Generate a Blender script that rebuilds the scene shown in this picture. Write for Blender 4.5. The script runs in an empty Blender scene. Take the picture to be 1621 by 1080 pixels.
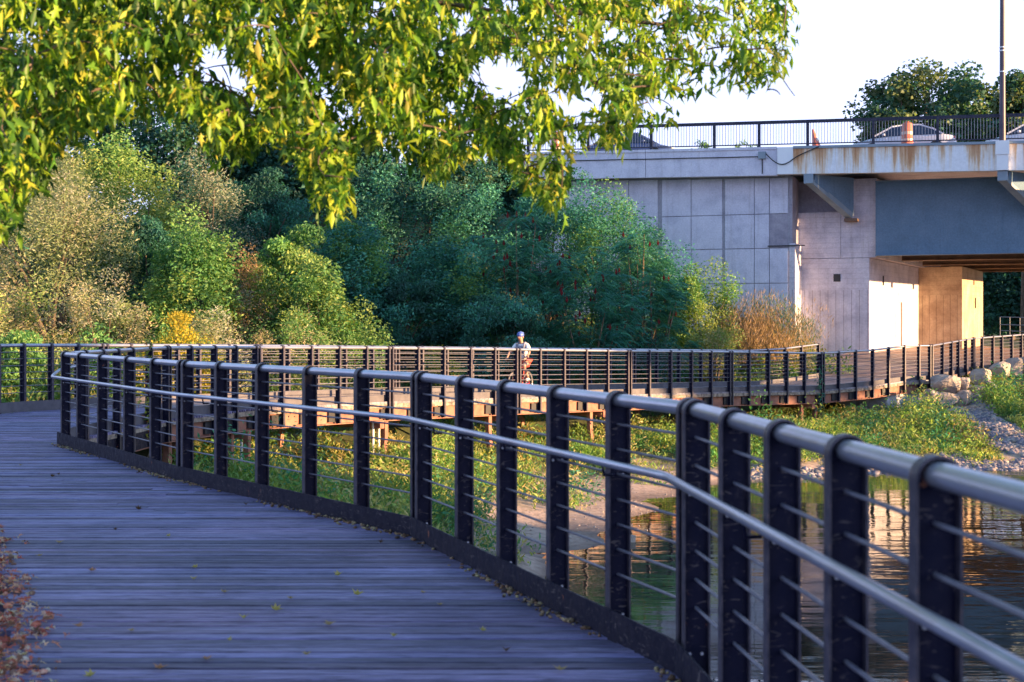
import bpy, math, random
import numpy as np
from mathutils import Vector, Matrix
R = math.radians
sc = bpy.context.scene
# ------------------------------------------------------------------ camera
F = 2200.0; HOR = 521.0; EYE = 1.73
cam = bpy.data.cameras.new('Camera'); camo = bpy.data.objects.new('Camera', cam)
sc.collection.objects.link(camo); sc.camera = camo
camo.location = (0, 0, EYE); camo.rotation_euler = (R(90), 0, 0)
cam.sensor_width = 36; cam.lens = F/1621*36
cam.shift_y = -(540-HOR)/1621
cam.clip_start = 0.1; cam.clip_end = 3000
cam.dof.use_dof = True; cam.dof.focus_distance = 36; cam.dof.aperture_fstop = 4.0
# ------------------------------------------------------------------ light
SUN_DIR = Vector((.941, -.338, 0)).normalized()
SUN_EL = R(7.0)
world = bpy.data.worlds.new('World'); sc.world = world; world.use_nodes = True
wn = world.node_tree; wn.nodes.clear()
sky = wn.nodes.new('ShaderNodeTexSky'); sky.sky_type = 'NISHITA'; sky.sun_disc = False
sky.sun_elevation = SUN_EL
sky.sun_rotation = math.atan2(SUN_DIR.x, SUN_DIR.y)
sky.air_density = 1.0; sky.dust_density = 0.6; sky.ozone_density = 2.0
bg = wn.nodes.new('ShaderNodeBackground'); bg.inputs[1].default_value = 0.15
# bright milky haze veil low over the horizon, clear blue overhead
wt = wn.nodes.new('ShaderNodeTexCoord'); ws = wn.nodes.new('ShaderNodeSeparateXYZ'); wn.links.new(wt.outputs['Generated'], ws.inputs[0])
wr = wn.nodes.new('ShaderNodeValToRGB'); wn.links.new(ws.outputs[2], wr.inputs[0])
wr.color_ramp.elements[0].position = .0; wr.color_ramp.elements[0].color = (1, 1, 1, 1)
wr.color_ramp.elements[1].position = .46; wr.color_ramp.elements[1].color = (0, 0, 0, 1)
e_ = wr.color_ramp.elements.new(.27); e_.color = (.88, .88, .88, 1)
wm = wn.nodes.new('ShaderNodeMix'); wm.data_type = 'RGBA'
wn.links.new(wr.outputs[0], wm.inputs[0]); wn.links.new(sky.outputs[0], wm.inputs[6]); wm.inputs[7].default_value = (1.80, 2.0, 3.1, 1)
wo = wn.nodes.new('ShaderNodeOutputWorld')
wn.links.new(wm.outputs[2], bg.inputs[0]); wn.links.new(bg.outputs[0], wo.inputs[0])
sun = bpy.data.lights.new('Sun', 'SUN'); suno = bpy.data.objects.new('Sun', sun)
sc.collection.objects.link(suno)
sun.energy = 5.0; sun.angle = R(0.5); sun.color = (1.0, .62, .29)
sd = Vector((SUN_DIR.x*math.cos(SUN_EL), SUN_DIR.y*math.cos(SUN_EL), math.sin(SUN_EL)))
suno.rotation_euler = sd.to_track_quat('Z', 'Y').to_euler()
sc.view_settings.view_transform = 'Standard'; sc.view_settings.look = 'None'
sc.view_settings.exposure = 2.0; sc.view_settings.gamma = 1
sc.cycles.max_bounces = 8; sc.cycles.transparent_max_bounces = 8

# ------------------------------------------------------------------ helpers
COL = sc.collection
def tag(o, label=None, cat=None, group=None, kind=None):
    if label: o['label'] = label
    if cat: o['category'] = cat
    if group: o['group'] = group
    if kind: o['kind'] = kind
    return o
def empty(name, loc=(0, 0, 0), rz=0, **k):
    o = bpy.data.objects.new(name, None); COL.objects.link(o)
    o.location = loc; o.rotation_euler = (0, 0, rz); o.empty_display_size = .2
    return tag(o, **k)
def W(px, py, d):
    return Vector(((px-810.5)/F*d, d, EYE-(py-HOR)/F*d))
def obj(name, me, parent=None, loc=None, **k):
    o = bpy.data.objects.new(name, me); COL.objects.link(o)
    if parent: o.parent = parent
    if loc is not None: o.location = loc
    return tag(o, **k)
class MB:
    def __init__(s): s.v = []; s.f = []; s.sm = []
    def add(s, vs, fs, smooth=False):
        n = len(s.v); s.v += [tuple(p) for p in vs]
        s.f += [tuple(i+n for i in f) for f in fs]; s.sm += [smooth]*len(fs); return s
    def box(s, a, b):
        x0, y0, z0 = a; x1, y1, z1 = b
        v = [(x0,y0,z0),(x1,y0,z0),(x1,y1,z0),(x0,y1,z0),(x0,y0,z1),(x1,y0,z1),(x1,y1,z1),(x0,y1,z1)]
        return s.add(v, [(0,3,2,1),(4,5,6,7),(0,1,5,4),(1,2,6,5),(2,3,7,6),(3,0,4,7)])
    def prism(s, poly, z0, z1):
        n = len(poly)
        area = sum(poly[i][0]*poly[(i+1)%n][1]-poly[(i+1)%n][0]*poly[i][1] for i in range(n))
        if area < 0: poly = poly[::-1]
        v = [(p[0], p[1], z0) for p in poly]+[(p[0], p[1], z1) for p in poly]
        return s.add(v, [tuple(range(n))[::-1], tuple(range(n, 2*n))]+[(i, (i+1)%n, n+(i+1)%n, n+i) for i in range(n)])
    def bar(s, p, q, w, h, up=(0, 0, 1)):
        p = Vector(p); q = Vector(q); d = (q-p).normalized(); u = Vector(up)
        a = d.cross(u); a = a.normalized() if a.length > 1e-4 else Vector((1, 0, 0)); b = a.cross(d)
        c = [(-w/2,-h/2),(w/2,-h/2),(w/2,h/2),(-w/2,h/2)]
        v = [p+a*x+b*y for x, y in c]+[q+a*x+b*y for x, y in c]
        return s.add(v, [(0,1,2,3),(7,6,5,4),(0,4,5,1),(1,5,6,2),(2,6,7,3),(3,7,4,0)])
    def tube(s, pts, r, n=8, cap=True):
        pts = [Vector(p) for p in pts]; m = len(pts)
        rr = r if isinstance(r, (list, tuple)) else [r]*m
        vs = []; pa = None
        for i, p in enumerate(pts):
            d = (pts[min(i+1, m-1)]-pts[max(i-1, 0)])
            d = d.normalized() if d.length > 1e-9 else Vector((0, 0, 1))
            if pa is None:
                pa = d.orthogonal().normalized()
            else:
                pa = (pa-d*pa.dot(d)); pa = pa.normalized() if pa.length > 1e-6 else d.orthogonal().normalized()
            b = d.cross(pa)
            sc_ = 1.0
            if 0 < i < m-1:
                c = (pts[i+1]-p).normalized().dot((p-pts[i-1]).normalized())
                sc_ = 1/max(.5, math.sqrt(max(.01, (1+c)/2)))
            for k in range(n):
                t = 2*math.pi*k/n
                vs.append(p+(pa*math.cos(t)+b*math.sin(t))*rr[i]*(sc_ if sc_ < 1.4 else 1.4))
        fs = [(i*n+k, i*n+(k+1)%n, (i+1)*n+(k+1)%n, (i+1)*n+k) for i in range(m-1) for k in range(n)]
        s.add(vs, fs, True)
        if cap: s.add(vs[:n], [tuple(range(n))[::-1]]); s.add(vs[-n:], [tuple(range(n))])
        return s
    def ball(s, c, r, nu=10, nv=7):
        c = Vector(c); r = Vector(r) if not isinstance(r, (int, float)) else Vector((r, r, r))
        vs = [c+Vector((0, 0, -r.z))]
        for j in range(1, nv):
            a = -math.pi/2+math.pi*j/nv
            for i in range(nu):
                t = 2*math.pi*i/nu
                vs.append(c+Vector((r.x*math.cos(a)*math.cos(t), r.y*math.cos(a)*math.sin(t), r.z*math.sin(a))))
        vs.append(c+Vector((0, 0, r.z))); L = len(vs)-1
        fs = [(0, 1+(i+1)%nu, 1+i) for i in range(nu)]
        for j in range(nv-2):
            for i in range(nu):
                fs.append((1+j*nu+i, 1+j*nu+(i+1)%nu, 1+(j+1)*nu+(i+1)%nu, 1+(j+1)*nu+i))
        fs += [(L, 1+(nv-2)*nu+i, 1+(nv-2)*nu+(i+1)%nu) for i in range(nu)]
        return s.add(vs, fs, True)
    def mesh(s, name, mat):
        me = bpy.data.meshes.new(name); me.from_pydata(s.v, [], s.f)
        me.polygons.foreach_set('use_smooth', s.sm)
        for m in (mat if isinstance(mat, (list, tuple)) else [mat]): me.materials.append(m)
        me.update(); return me
    def build(s, name, mat, parent=None, loc=None, **k):
        return obj(name, s.mesh(name, mat), parent, loc, **k)

# ------------------------------------------------------------------ materials
def new_mat(name):
    m = bpy.data.materials.new(name); m.use_nodes = True
    nt = m.node_tree; nt.nodes.clear()
    out = nt.nodes.new('ShaderNodeOutputMaterial'); b = nt.nodes.new('ShaderNodeBsdfPrincipled')
    nt.links.new(b.outputs[0], out.inputs[0]); return m, nt, b, out
def N(nt, t, **k):
    n = nt.nodes.new(t)
    for a, v in k.items(): setattr(n, a, v)
    return n
def ramp(nt, fac, stops, interp='LINEAR'):
    r = N(nt, 'ShaderNodeValToRGB'); r.color_ramp.interpolation = interp
    e = r.color_ramp.elements
    while len(e) < len(stops): e.new(.5)
    for i, (p, c) in enumerate(stops):
        e[i].position = p; e[i].color = (*c, 1) if len(c) == 3 else c
    nt.links.new(fac, r.inputs[0]); return r.outputs[0]
def coords(nt, scale=(1, 1, 1), kind='Object', rot=(0, 0, 0)):
    t = N(nt, 'ShaderNodeTexCoord'); mp = N(nt, 'ShaderNodeMapping')
    mp.inputs['Scale'].default_value = scale; mp.inputs['Rotation'].default_value = rot
    nt.links.new(t.outputs[kind], mp.inputs[0]); return mp.outputs[0]
def noise(nt, vec, scale, detail=5, rough=.55, dist=0):
    n = N(nt, 'ShaderNodeTexNoise'); n.inputs['Scale'].default_value = scale
    n.inputs['Detail'].default_value = detail; n.inputs['Roughness'].default_value = rough
    n.inputs['Distortion'].default_value = dist
    nt.links.new(vec, n.inputs['Vector']); return n.outputs['Fac']
def mix(nt, fac, a, b, mode='MIX'):
    m = N(nt, 'ShaderNodeMix', data_type='RGBA', blend_type=mode)
    for s, v in ((m.inputs[0], fac), (m.inputs[6], a), (m.inputs[7], b)):
        if isinstance(v, (int, float)): s.default_value = v
        elif isinstance(v, tuple): s.default_value = (*v, 1) if len(v) == 3 else v
        else: nt.links.new(v, s)
    return m.outputs[2]
def math_(nt, op, a, b=None, c=None, clamp=False):
    m = N(nt, 'ShaderNodeMath', operation=op); m.use_clamp = clamp
    for i, v in enumerate((a, b, c)):
        if v is None: continue
        if isinstance(v, (int, float)): m.inputs[i].default_value = v
        else: nt.links.new(v, m.inputs[i])
    return m.outputs[0]
def bump(nt, b, h, strength=.3, dist=.02, prev=None):
    n = N(nt, 'ShaderNodeBump'); n.inputs['Strength'].default_value = strength
    n.inputs['Distance'].default_value = dist; nt.links.new(h, n.inputs['Height'])
    if prev is not None: nt.links.new(prev, n.inputs['Normal'])
    nt.links.new(n.outputs[0], b.inputs['Normal']); return n.outputs[0]
def mottled(name, stops, scale=3, rough=.8, metal=0, bs=.3, bscale=None, bdist=.01, spec=.5, vs=(1, 1, 1), coat=0):
    m, nt, b, o = new_mat(name); v = coords(nt, vs)
    nt.links.new(ramp(nt, noise(nt, v, scale, 7, .6), stops), b.inputs['Base Color'])
    b.inputs['Roughness'].default_value = rough; b.inputs['Metallic'].default_value = metal
    b.inputs['Specular IOR Level'].default_value = spec
    if coat: b.inputs['Coat Weight'].default_value = coat
    if bs: bump(nt, b, noise(nt, v, bscale or scale*6, 6, .6), bs, bdist)
    return m
def leaf_mat(name, trans=.45, rough=.5):
    m, nt, b, out = new_mat(name)
    a = N(nt, 'ShaderNodeAttribute', attribute_name='tint')
    nt.links.new(a.outputs['Color'], b.inputs['Base Color']); b.inputs['Roughness'].default_value = rough
    b.inputs['Specular IOR Level'].default_value = .35
    t = N(nt, 'ShaderNodeBsdfTranslucent')
    tc = mix(nt, 1.0, a.outputs['Color'], (1.15, 1.22, .5), 'MULTIPLY')
    nt.links.new(tc, t.inputs[0])
    ms = N(nt, 'ShaderNodeMixShader'); ms.inputs[0].default_value = trans
    nt.links.new(b.outputs[0], ms.inputs[1]); nt.links.new(t.outputs[0], ms.inputs[2])
    nt.links.new(ms.outputs[0], out.inputs[0]); return m

M = {}
M['leaf'] = leaf_mat('leaf', .4, .6); M['maple_leaf'] = leaf_mat('maple_leaf', .42, .45)
M['bark'] = mottled('bark', [(.3, (.05, .035, .025)), (.7, (.16, .12, .09))], 8, .9, bs=.6, vs=(1, 1, .3))
M['dead_stem'] = mottled('dead_stem', [(.3, (.12, .08, .05)), (.7, (.25, .18, .12))], 8, .9, bs=.4)
def steel(name, c0, c1, rough=.38, scuff=True):
    m, nt, b, o = new_mat(name); v = coords(nt)
    base = ramp(nt, noise(nt, v, 9, 8, .65), [(.35, c0), (.7, c1)])
    if scuff:
        gi = N(nt, 'ShaderNodeObjectInfo')
        vv = N(nt, 'ShaderNodeVectorMath', operation='ADD'); nt.links.new(v, vv.inputs[0])
        cm = N(nt, 'ShaderNodeVectorMath', operation='SCALE'); cm.inputs[0].default_value = (37., 19., 53.)
        nt.links.new(gi.outputs['Random'], cm.inputs['Scale']); nt.links.new(cm.outputs[0], vv.inputs[1])
        s = ramp(nt, noise(nt, vv.outputs[0], 17, 6, .6, 1.2), [(.60, (0, 0, 0)), (.74, (1, 1, 1))])
        base = mix(nt, math_(nt, 'MULTIPLY', s, .16), base, (.20, .15, .15))
        r2 = ramp(nt, noise(nt, vv.outputs[0], 6, 6, .7, .5), [(.66, (0, 0, 0)), (.70, (1, 1, 1))])
        base = mix(nt, math_(nt, 'MULTIPLY', r2, .8), base, (.30, .11, .06))
        vs_ = N(nt, 'ShaderNodeMapping'); vs_.inputs['Scale'].default_value = (9, 9, 26); nt.links.new(vv.outputs[0], vs_.inputs[0])
        r3 = ramp(nt, noise(nt, vs_.outputs[0], 1, 4, .6, 2.0), [(.60, (0, 0, 0)), (.66, (1, 1, 1))])
        base = mix(nt, math_(nt, 'MULTIPLY', r3, .28), base, (.30, .24, .22))
    nt.links.new(base, b.inputs['Base Color'])
    nt.links.new(ramp(nt, noise(nt, v, 14, 5, .6), [(.3, (rough*.75,)*3), (.7, (min(1, rough*1.5),)*3)]), b.inputs['Roughness'])
    b.inputs['Metallic'].default_value = 0; b.inputs['Specular IOR Level'].default_value = .5 if not scuff else .14
    bump(nt, b, noise(nt, v, 60, 4, .6), .12, .003)
    return m
M['post_steel'] = steel('post_steel', (.004, .005, .022), (.011, .010, .028), .42)
M['rail_steel'] = mottled('rail_steel', [(.3, (.30, .31, .38)), (.5, (.40, .41, .48)), (.72, (.34, .31, .34))], 2.2, .30, .65, bs=.04, bscale=50, bdist=.002)
M['rod_steel'] = steel('rod_steel', (.10, .10, .14), (.20, .19, .22), .35, False)
M['toe_steel'] = steel('toe_steel', (.008, .008, .022), (.022, .018, .03), .5)
M['curb_grey'] = mottled('curb_grey', [(.3, (.07, .065, .085)), (.7, (.12, .11, .13))], 5, .7, bs=.2)
M['rust_beam'] = mottled('rust_beam', [(.25, (.15, .06, .045)), (.5, (.28, .12, .085)), (.75, (.36, .18, .13))], 4, .75, bs=.25)
M['deck_edge'] = mottled('deck_edge', [(.35, (.08, .065, .06)), (.5, (.24, .19, .16)), (.65, (.38, .31, .25))], 9, .85, bs=.4)
M['black_gap'] = mottled('black_gap', [(.3, (.012, .012, .018)), (.7, (.03, .028, .035))], 4, .6, bs=.1)
M['white_pipe'] = mottled('white_pipe', [(.3, (.55, .55, .56)), (.7, (.75, .75, .74))], 5, .4, bs=.05)

# weathered boards (near deck): local X along board, colour from 'btint'
def wood(name, ax='X', attr=True, base=(.145, .138, .265)):
    m, nt, b, o = new_mat(name)
    sc_ = (1.6, 20, 9) if ax == 'X' else (20, 1.6, 9)
    v = coords(nt, sc_); v2 = coords(nt, (1, 1, 1))
    g = noise(nt, v, 2.6, 9, .68, .6)
    c = ramp(nt, g, [(.30, tuple(k*.35 for k in base)), (.5, base), (.72, tuple(min(1, k*1.8) for k in base))])
    if attr:
        a = N(nt, 'ShaderNodeAttribute', attribute_name='tint')
        c = mix(nt, 1.0, c, a.outputs['Color'], 'MULTIPLY')
    d = ramp(nt, noise(nt, v2, .7, 6, .6, .4), [(.35, (.62, .62, .68)), (.65, (1.15, 1.12, 1.1))])
    c = mix(nt, 1.0, c, d, 'MULTIPLY')
    br = ramp(nt, noise(nt, v2, .33, 4, .5), [(.45, (0, 0, 0)), (.7, (1, 1, 1))])
    c = mix(nt, math_(nt, 'MULTIPLY', br, .5), c, mix(nt, 1.0, c, (1.15, .82, .72), 'MULTIPLY'))
    nt.links.new(c, b.inputs['Base Color'])
    nt.links.new(ramp(nt, g, [(.3, (.75,)*3), (.7, (.5,)*3)]), b.inputs['Roughness'])
    bump(nt, b, g, .55, .006); return m
M['boards'] = wood('boards')
M['far_boards'] = None

# concrete family
def concrete(name, c0, c1, c2, streak=.5, planks=False):
    m, nt, b, o = new_mat(name); v = coords(nt)
    base = ramp(nt, noise(nt, v, 1.1, 8, .65, .3), [(.3, c0), (.5, c1), (.7, c2)])
    fine = ramp(nt, noise(nt, v, 14, 8, .7), [(.3, (.82,)*3), (.7, (1.12,)*3)])
    base = mix(nt, 1.0, base, fine, 'MULTIPLY')
    vs = coords(nt, (2.2, 2.2, .12))
    st = ramp(nt, noise(nt, vs, 2.0, 7, .65), [(.55, (0, 0, 0)), (.75, (1, 1, 1))])
    base = mix(nt, math_(nt, 'MULTIPLY', st, streak), base, mix(nt, 1.0, base, (.5, .45, .42), 'MULTIPLY'))
    h = noise(nt, v, 9, 9, .7)
    if planks:
        sep = N(nt, 'ShaderNodeSeparateXYZ'); t = N(nt, 'ShaderNodeTexCoord'); nt.links.new(t.outputs['Object'], sep.inputs[0])
        u = math_(nt, 'ADD', sep.outputs[0], sep.outputs[1])
        fr = math_(nt, 'FRACT', math_(nt, 'DIVIDE', u, .36))
        ln = math_(nt, 'LESS_THAN', math_(nt, 'ABSOLUTE', math_(nt, 'SUBTRACT', fr, .5)), .045)
        low = math_(nt, 'LESS_THAN', sep.outputs[2], 3.55)
        fz = math_(nt, 'FRACT', math_(nt, 'DIVIDE', sep.outputs[2], .24))
        lz = math_(nt, 'MULTIPLY', math_(nt, 'LESS_THAN', fz, .09), math_(nt, 'SUBTRACT', 1.0, low))
        fx = math_(nt, 'FRACT', math_(nt, 'DIVIDE', u, .8))
        lo = math_(nt, 'MULTIPLY', ln, low)
        al = math_(nt, 'MAXIMUM', lo, math_(nt, 'MULTIPLY', lz, .35))
        # bolt holes
        base = mix(nt, math_(nt, 'MULTIPLY', al, .6), base, mix(nt, 1.0, base, (.42, .38, .38), 'MULTIPLY'))
        pid = math_(nt, 'FLOOR', math_(nt, 'DIVIDE', u, .36))
        wn_ = N(nt, 'ShaderNodeTexWhiteNoise', noise_dimensions='1D'); nt.links.new(pid, wn_.inputs['W'])
        pv = math_(nt, 'MULTIPLY_ADD', wn_.outputs['Value'], .22, .86)
        pv = math_(nt, 'ADD', math_(nt, 'MULTIPLY', pv, low), math_(nt, 'SUBTRACT', 1.0, low))
        cc = N(nt, 'ShaderNodeCombineXYZ')
        for i in range(3): nt.links.new(pv, cc.inputs[i])
        base = mix(nt, 1.0, base, cc.outputs[0], 'MULTIPLY')
        h = math_(nt, 'SUBTRACT', h, math_(nt, 'MULTIPLY', al, 1.5))
    nt.links.new(base, b.inputs['Base Color']); b.inputs['Roughness'].default_value = .9
    bump(nt, b, h, .5, .03); return m
M['wall_concrete'] = concrete('wall_concrete', (.47, .48, .62), (.62, .62, .76), (.70, .70, .84), .4)
M['fascia_concrete'] = concrete('fascia_concrete', (.48, .48, .60), (.64, .63, .75), (.72, .71, .82), .4)
M['pier_concrete'] = concrete('pier_concrete', (.38, .37, .46), (.54, .52, .61), (.66, .63, .70), .45, True)
M['joint_concrete'] = concrete('joint_concrete', (.27, .27, .34), (.35, .35, .42), (.42, .41, .48))
M['bounce_lit_concrete'] = concrete('bounce_lit_concrete', (.36, .24, .16), (.52, .37, .25), (.66, .50, .34), .4, True)  # rear pier's concrete, with warm bounced light put into its colour
M['rough_patch'] = concrete('rough_patch', (.22, .21, .28), (.34, .32, .40), (.46, .44, .52), .2)
M['blue_girder'] = concrete('blue_girder', (.11, .18, .27), (.125, .205, .31), (.15, .23, .34), .25)
M['blue_bracket'] = mottled('blue_bracket', [(.3, (.16, .22, .29)), (.7, (.25, .31, .38))], 2, .5, bs=.1)
M['brown_steel'] = mottled('brown_steel', [(.3, (.09, .055, .04)), (.7, (.20, .12, .08))], 2, .7, bs=.2)
def rusty_white(name):
    m, nt, b, o = new_mat(name)
    v = coords(nt, (1.0, 1.0, .05)); v2 = coords(nt)
    s = noise(nt, v, 1.9, 8, .72, .2)
    sep = N(nt, 'ShaderNodeSeparateXYZ'); t = N(nt, 'ShaderNodeTexCoord'); nt.links.new(t.outputs['Object'], sep.inputs[0])
    zz = math_(nt, 'MULTIPLY', math_(nt, 'SUBTRACT', sep.outputs[2], 9.2), .10)
    s = math_(nt, 'ADD', s, zz)
    # no rust on the leftmost fresh panel
    fresh = math_(nt, 'LESS_THAN', sep.outputs[0], 12.0)
    s = math_(nt, 'SUBTRACT', s, math_(nt, 'MULTIPLY', fresh, .0))
    c = ramp(nt, s, [(.44, (.78, .80, .86)), (.515, (.74, .66, .58)), (.56, (.62, .40, .24)), (.64, (.45, .21, .09))])
    c = mix(nt, 1.0, c, ramp(nt, noise(nt, v2, 7, 7, .7), [(.3, (.85,)*3), (.7, (1.05,)*3)]), 'MULTIPLY')
    nt.links.new(c, b.inputs['Base Color']); b.inputs['Roughness'].default_value = .6; return m
M['rusty_white'] = rusty_white('rusty_white')
M['fresh_white'] = mottled('fresh_white', [(.3, (.74, .76, .82)), (.7, (.82, .84, .88))], 2, .55, bs=.05)
M['bridge_rail_paint'] = steel('bridge_rail_paint', (.02, .025, .05), (.06, .06, .09), .5, True)
M['baluster'] = mottled('baluster', [(.3, (.25, .22, .26)), (.7, (.45, .40, .42))], 3, .5, bs=.05)
M['lamp_paint'] = mottled('lamp_paint', [(.3, (.035, .03, .06)), (.7, (.08, .06, .09))], 2, .45, bs=.05)
M['asphalt'] = mottled('asphalt', [(.3, (.045, .045, .047)), (.7, (.07, .07, .072))], 6, .9)

def wnoise_ground():
    m, nt, b, o = new_mat('ground_soil'); v = coords(nt)
    geo = N(nt, 'ShaderNodeNewGeometry'); sep = N(nt, 'ShaderNodeSeparateXYZ'); nt.links.new(geo.outputs['Position'], sep.inputs[0])
    n1 = noise(nt, v, .9, 8, .65); n2 = noise(nt, v, 6, 8, .7)
    grass = ramp(nt, n2, [(.3, (.035, .05, .018)), (.55, (.07, .085, .03)), (.8, (.14, .12, .06))])
    sand = ramp(nt, n2, [(.3, (.22, .15, .12)), (.5, (.40, .29, .24)), (.75, (.52, .40, .34))])
    z = math_(nt, 'ADD', sep.outputs[2], math_(nt, 'MULTIPLY', math_(nt, 'SUBTRACT', n1, .5), .9))
    fac = ramp(nt, math_(nt, 'MULTIPLY_ADD', z, .5, 1.6), [(.50, (1, 1, 1)), (.60, (0, 0, 0))])
    wet = ramp(nt, math_(nt, 'ADD', sep.outputs[2], 3.0), [(.60, (.45, .42, .42)), (.70, (1, 1, 1))])
    c = mix(nt, fac, grass, mix(nt, 1.0, sand, wet, 'MULTIPLY'))
    nt.links.new(c, b.inputs['Base Color']); b.inputs['Roughness'].default_value = .95
    bump(nt, b, n2, .7, .05); return m
M['ground'] = wnoise_ground()
def water_mat():
    m, nt, b, o = new_mat('river_water')
    b.inputs['Base Color'].default_value = (.016, .018, .012, 1); b.inputs['Roughness'].default_value = .02
    b.inputs['IOR'].default_value = 1.6; b.inputs['Specular IOR Level'].default_value = .5
    v = coords(nt, (.55, 1.6, 1)); v2 = coords(nt, (1.6, 5.5, 1))
    calm = ramp(nt, noise(nt, coords(nt, (.10, .22, 1)), 1, 3), [(.35, (.15,)*3), (.65, (1,)*3)])
    h = math_(nt, 'ADD', noise(nt, v, 1.0, 3, .5), math_(nt, 'MULTIPLY', noise(nt, v2, 1.0, 3, .5), .30))
    h = math_(nt, 'MULTIPLY', h, calm)
    bump(nt, b, h, .75, .03); return m
M['water'] = water_mat()

# ------------------------------------------------------------------ path geometry
def P(px, d, z): return Vector(((px-810.5)/F*d, d, z))
# top-rail centre height = RH above deck
RH = 1.335
near = [Vector((1.62, -1.8, 0)), Vector((1.15, 3.81, 0)), P(1095, 6.9, 0), P(665, 11.45, 0), P(291, 15.7, 0), P(100, 20.6, .02)]
J4 = near[-1]
inner = [P(116, 21.3, .02), P(265, 26, .04), P(407, 29.9, .0), P(618, 33.9, -.067), P(822, 38, -.166), P(996, 41.8, -.27),
         P(1157, 45.7, -.363), P(1302, 49.3, -.468), P(1382, 51.1, -.38), P(1432, 52.2, -.25), P(1476, 53.2, -.24)]
inner2 = [P(1476.2, 53.2, -.24), P(1541, 56.5, .01), P(1621, 59, .155), P(1690, 61.5, .27), P(1760, 64, .38)]
outer = [Vector((-15.5, 21.5, .06)), Vector((-12.9, 24.6, .06)), P(-60, 27, .06), P(40, 28.6, .06), P(166, 30.6, .035), P(318, 33, 0), P(457, 35.4, -.04), P(628, 38.9, -.118),
         P(829, 43, -.21), P(996, 46.9, -.30), P(1186, 52.2, -.42), P(1240, 53.8, -.37), P(1297, 55.5, -.21)]
def resample(pl, n):
    L = [0]
    for a, b in zip(pl, pl[1:]): L.append(L[-1]+(b-a).length)
    out = []
    for i in range(n):
        t = L[-1]*i/(n-1); k = 0
        while k < len(L)-2 and L[k+1] < t: k += 1
        out.append(pl[k].lerp(pl[k+1], (t-L[k])/(L[k+1]-L[k])))
    return out
def xat(pl, y):
    for a, b in zip(pl, pl[1:]):
        if min(a.y, b.y) <= y <= max(a.y, b.y) and a.y != b.y:
            return a.x+(b.x-a.x)*(y-a.y)/(b.y-a.y)
    return None
left_edge = [Vector((-1.5, -3, 0)), Vector((-2.0, 4.5, 0)), Vector((-2.5, 7.0, 0)), Vector((-3.2, 9, 0)), Vector((-4.4, 11.5, 0)), Vector((-8.2, 15.5, 0)), Vector((-12.5, 19, 0)), Vector((-15.4, 21.6, 0))]
YS = 30.0
# far strip edges
in_far = [Vector((xat(inner, YS), YS, .0))]+[p for p in inner if p.y > YS]+inner2
out_far = [Vector((xat(outer, YS), YS, .045))]+[p for p in outer if p.y > YS]
plaza_in = inner2[:]
plaza_out = [outer[-1], Vector((13.6, 60.5, .35)), Vector((15.6, 63.9, .66)), Vector((18.2, 69, .72)), Vector((22, 77, .8)), Vector((27, 86, .85))]

# ------------------------------------------------------------------ terrain
CP = np.array([(25,10,-4),(12,10,-3.8),(6,14,-3.4),(3.5,20,-3.1),(2.2,24,-2.8),(.23,26,-2.42),(1.18,28.9,-2.42),(3.83,33.8,-2.42),(5.5,35.8,-2.42),(7.9,38.4,-2.42),
 (10.4,39.8,-2.42),(14.9,41.0,-2.42),(22,43.4,-2.42),(30,46.4,-2.42),(8.2,37.2,-3.0),(10.8,38.4,-3.0),(15.2,39.6,-3.0),(22.5,42,-3.0),(12.5,39.2,-3.0),(18.5,40.8,-3.0),(6,30,-3.0),(10,34,-3.0),(16,37,-3.0),(24,38,-3.2),(1.5,6,-3.2),(1,0,-3.2),(-.6,20,-2.5),(-1.2,13,-2.4),
 (-.9,24,-2.2),(-2.2,24,-1.9),(-4,22,-1.3),(-6,20,-.7),(-3,17,-1.4),(-4.2,15,-.8),(-4.5,8,-.05),(-6,12,-.03),(-3.6,6,-.03),(-9,14,-.02),(-12,17,.0),(-8,2,.1),(-20,15,.4),(-5,-5,.1),(-3.2,10.2,-.05),
 (-2,31,-1.9),(-3,33.9,-1.45),(0,38,-1.6),(3.5,41.8,-1.7),(7.2,45.7,-1.85),(11,49.3,-1.75),(13.5,50.8,-1.6),(15.5,52,-1.3),(17,54,-.45),(20,56.5,-.2),(24,57,-.3),
 (13,46.5,-1.7),(16,47,-1.5),(19,49,-1.25),(23,51,-.8),(28,52,-.8),(14,43.5,-2.0),(18,45,-2.0),(25,47,-1.8),(35,50,-1.5),
 (-.5,29,-2.15),(.5,33,-2.2),(2,36,-2.2),(5,38.8,-2.15),(8,40.5,-2.1),(9,43,-1.8),(12,42.6,-2.0),(10,40.8,-2.25),(15,42.4,-2.2),(20,44.2,-2.2),(-3.5,28,-1.6),(-5,26,-1.2),(-1.5,27,-2.0),
 (15,58,-.05),(17,64,.5),(20,70,.6),(12,61,.4),(28,80,.7),(24,62,.1),(35,62,.1),(22,110,1.0),(45,90,1),
 (-10,33,-.3),(-5,40,-.9),(0,46.5,-1.0),(5,51.5,-.9),(10,57,-.1),(-15,35,.3),(-15,45,1.6),(-8,50,1.2),(-15,60,4),(0,59,1.2),(-5,70,6),(5,65,1.8),(9,63,1.1),
 (-25,50,4),(-30,35,2),(-30,70,9),(-12,90,12),(2,90,10),(-3,75,8),(-20,26,.5),
 (40,20,-3.6),(32,0,-4),(20,-10,-4),(50,-10,-2.2),(60,10,-.6),(60,28,-.2),(47,35,-2.2),(80,0,1),(80,60,1),(55,55,0),(10,-25,-3.5),(60,-40,0),
 (-60,0,1),(-80,80,6),(-100,-60,2),(0,160,4),(100,120,2),(-60,150,6),(150,0,2),(150,300,2),(-150,300,5),(0,400,4),(0,-100,-3),(100,-100,1)], float)
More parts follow.
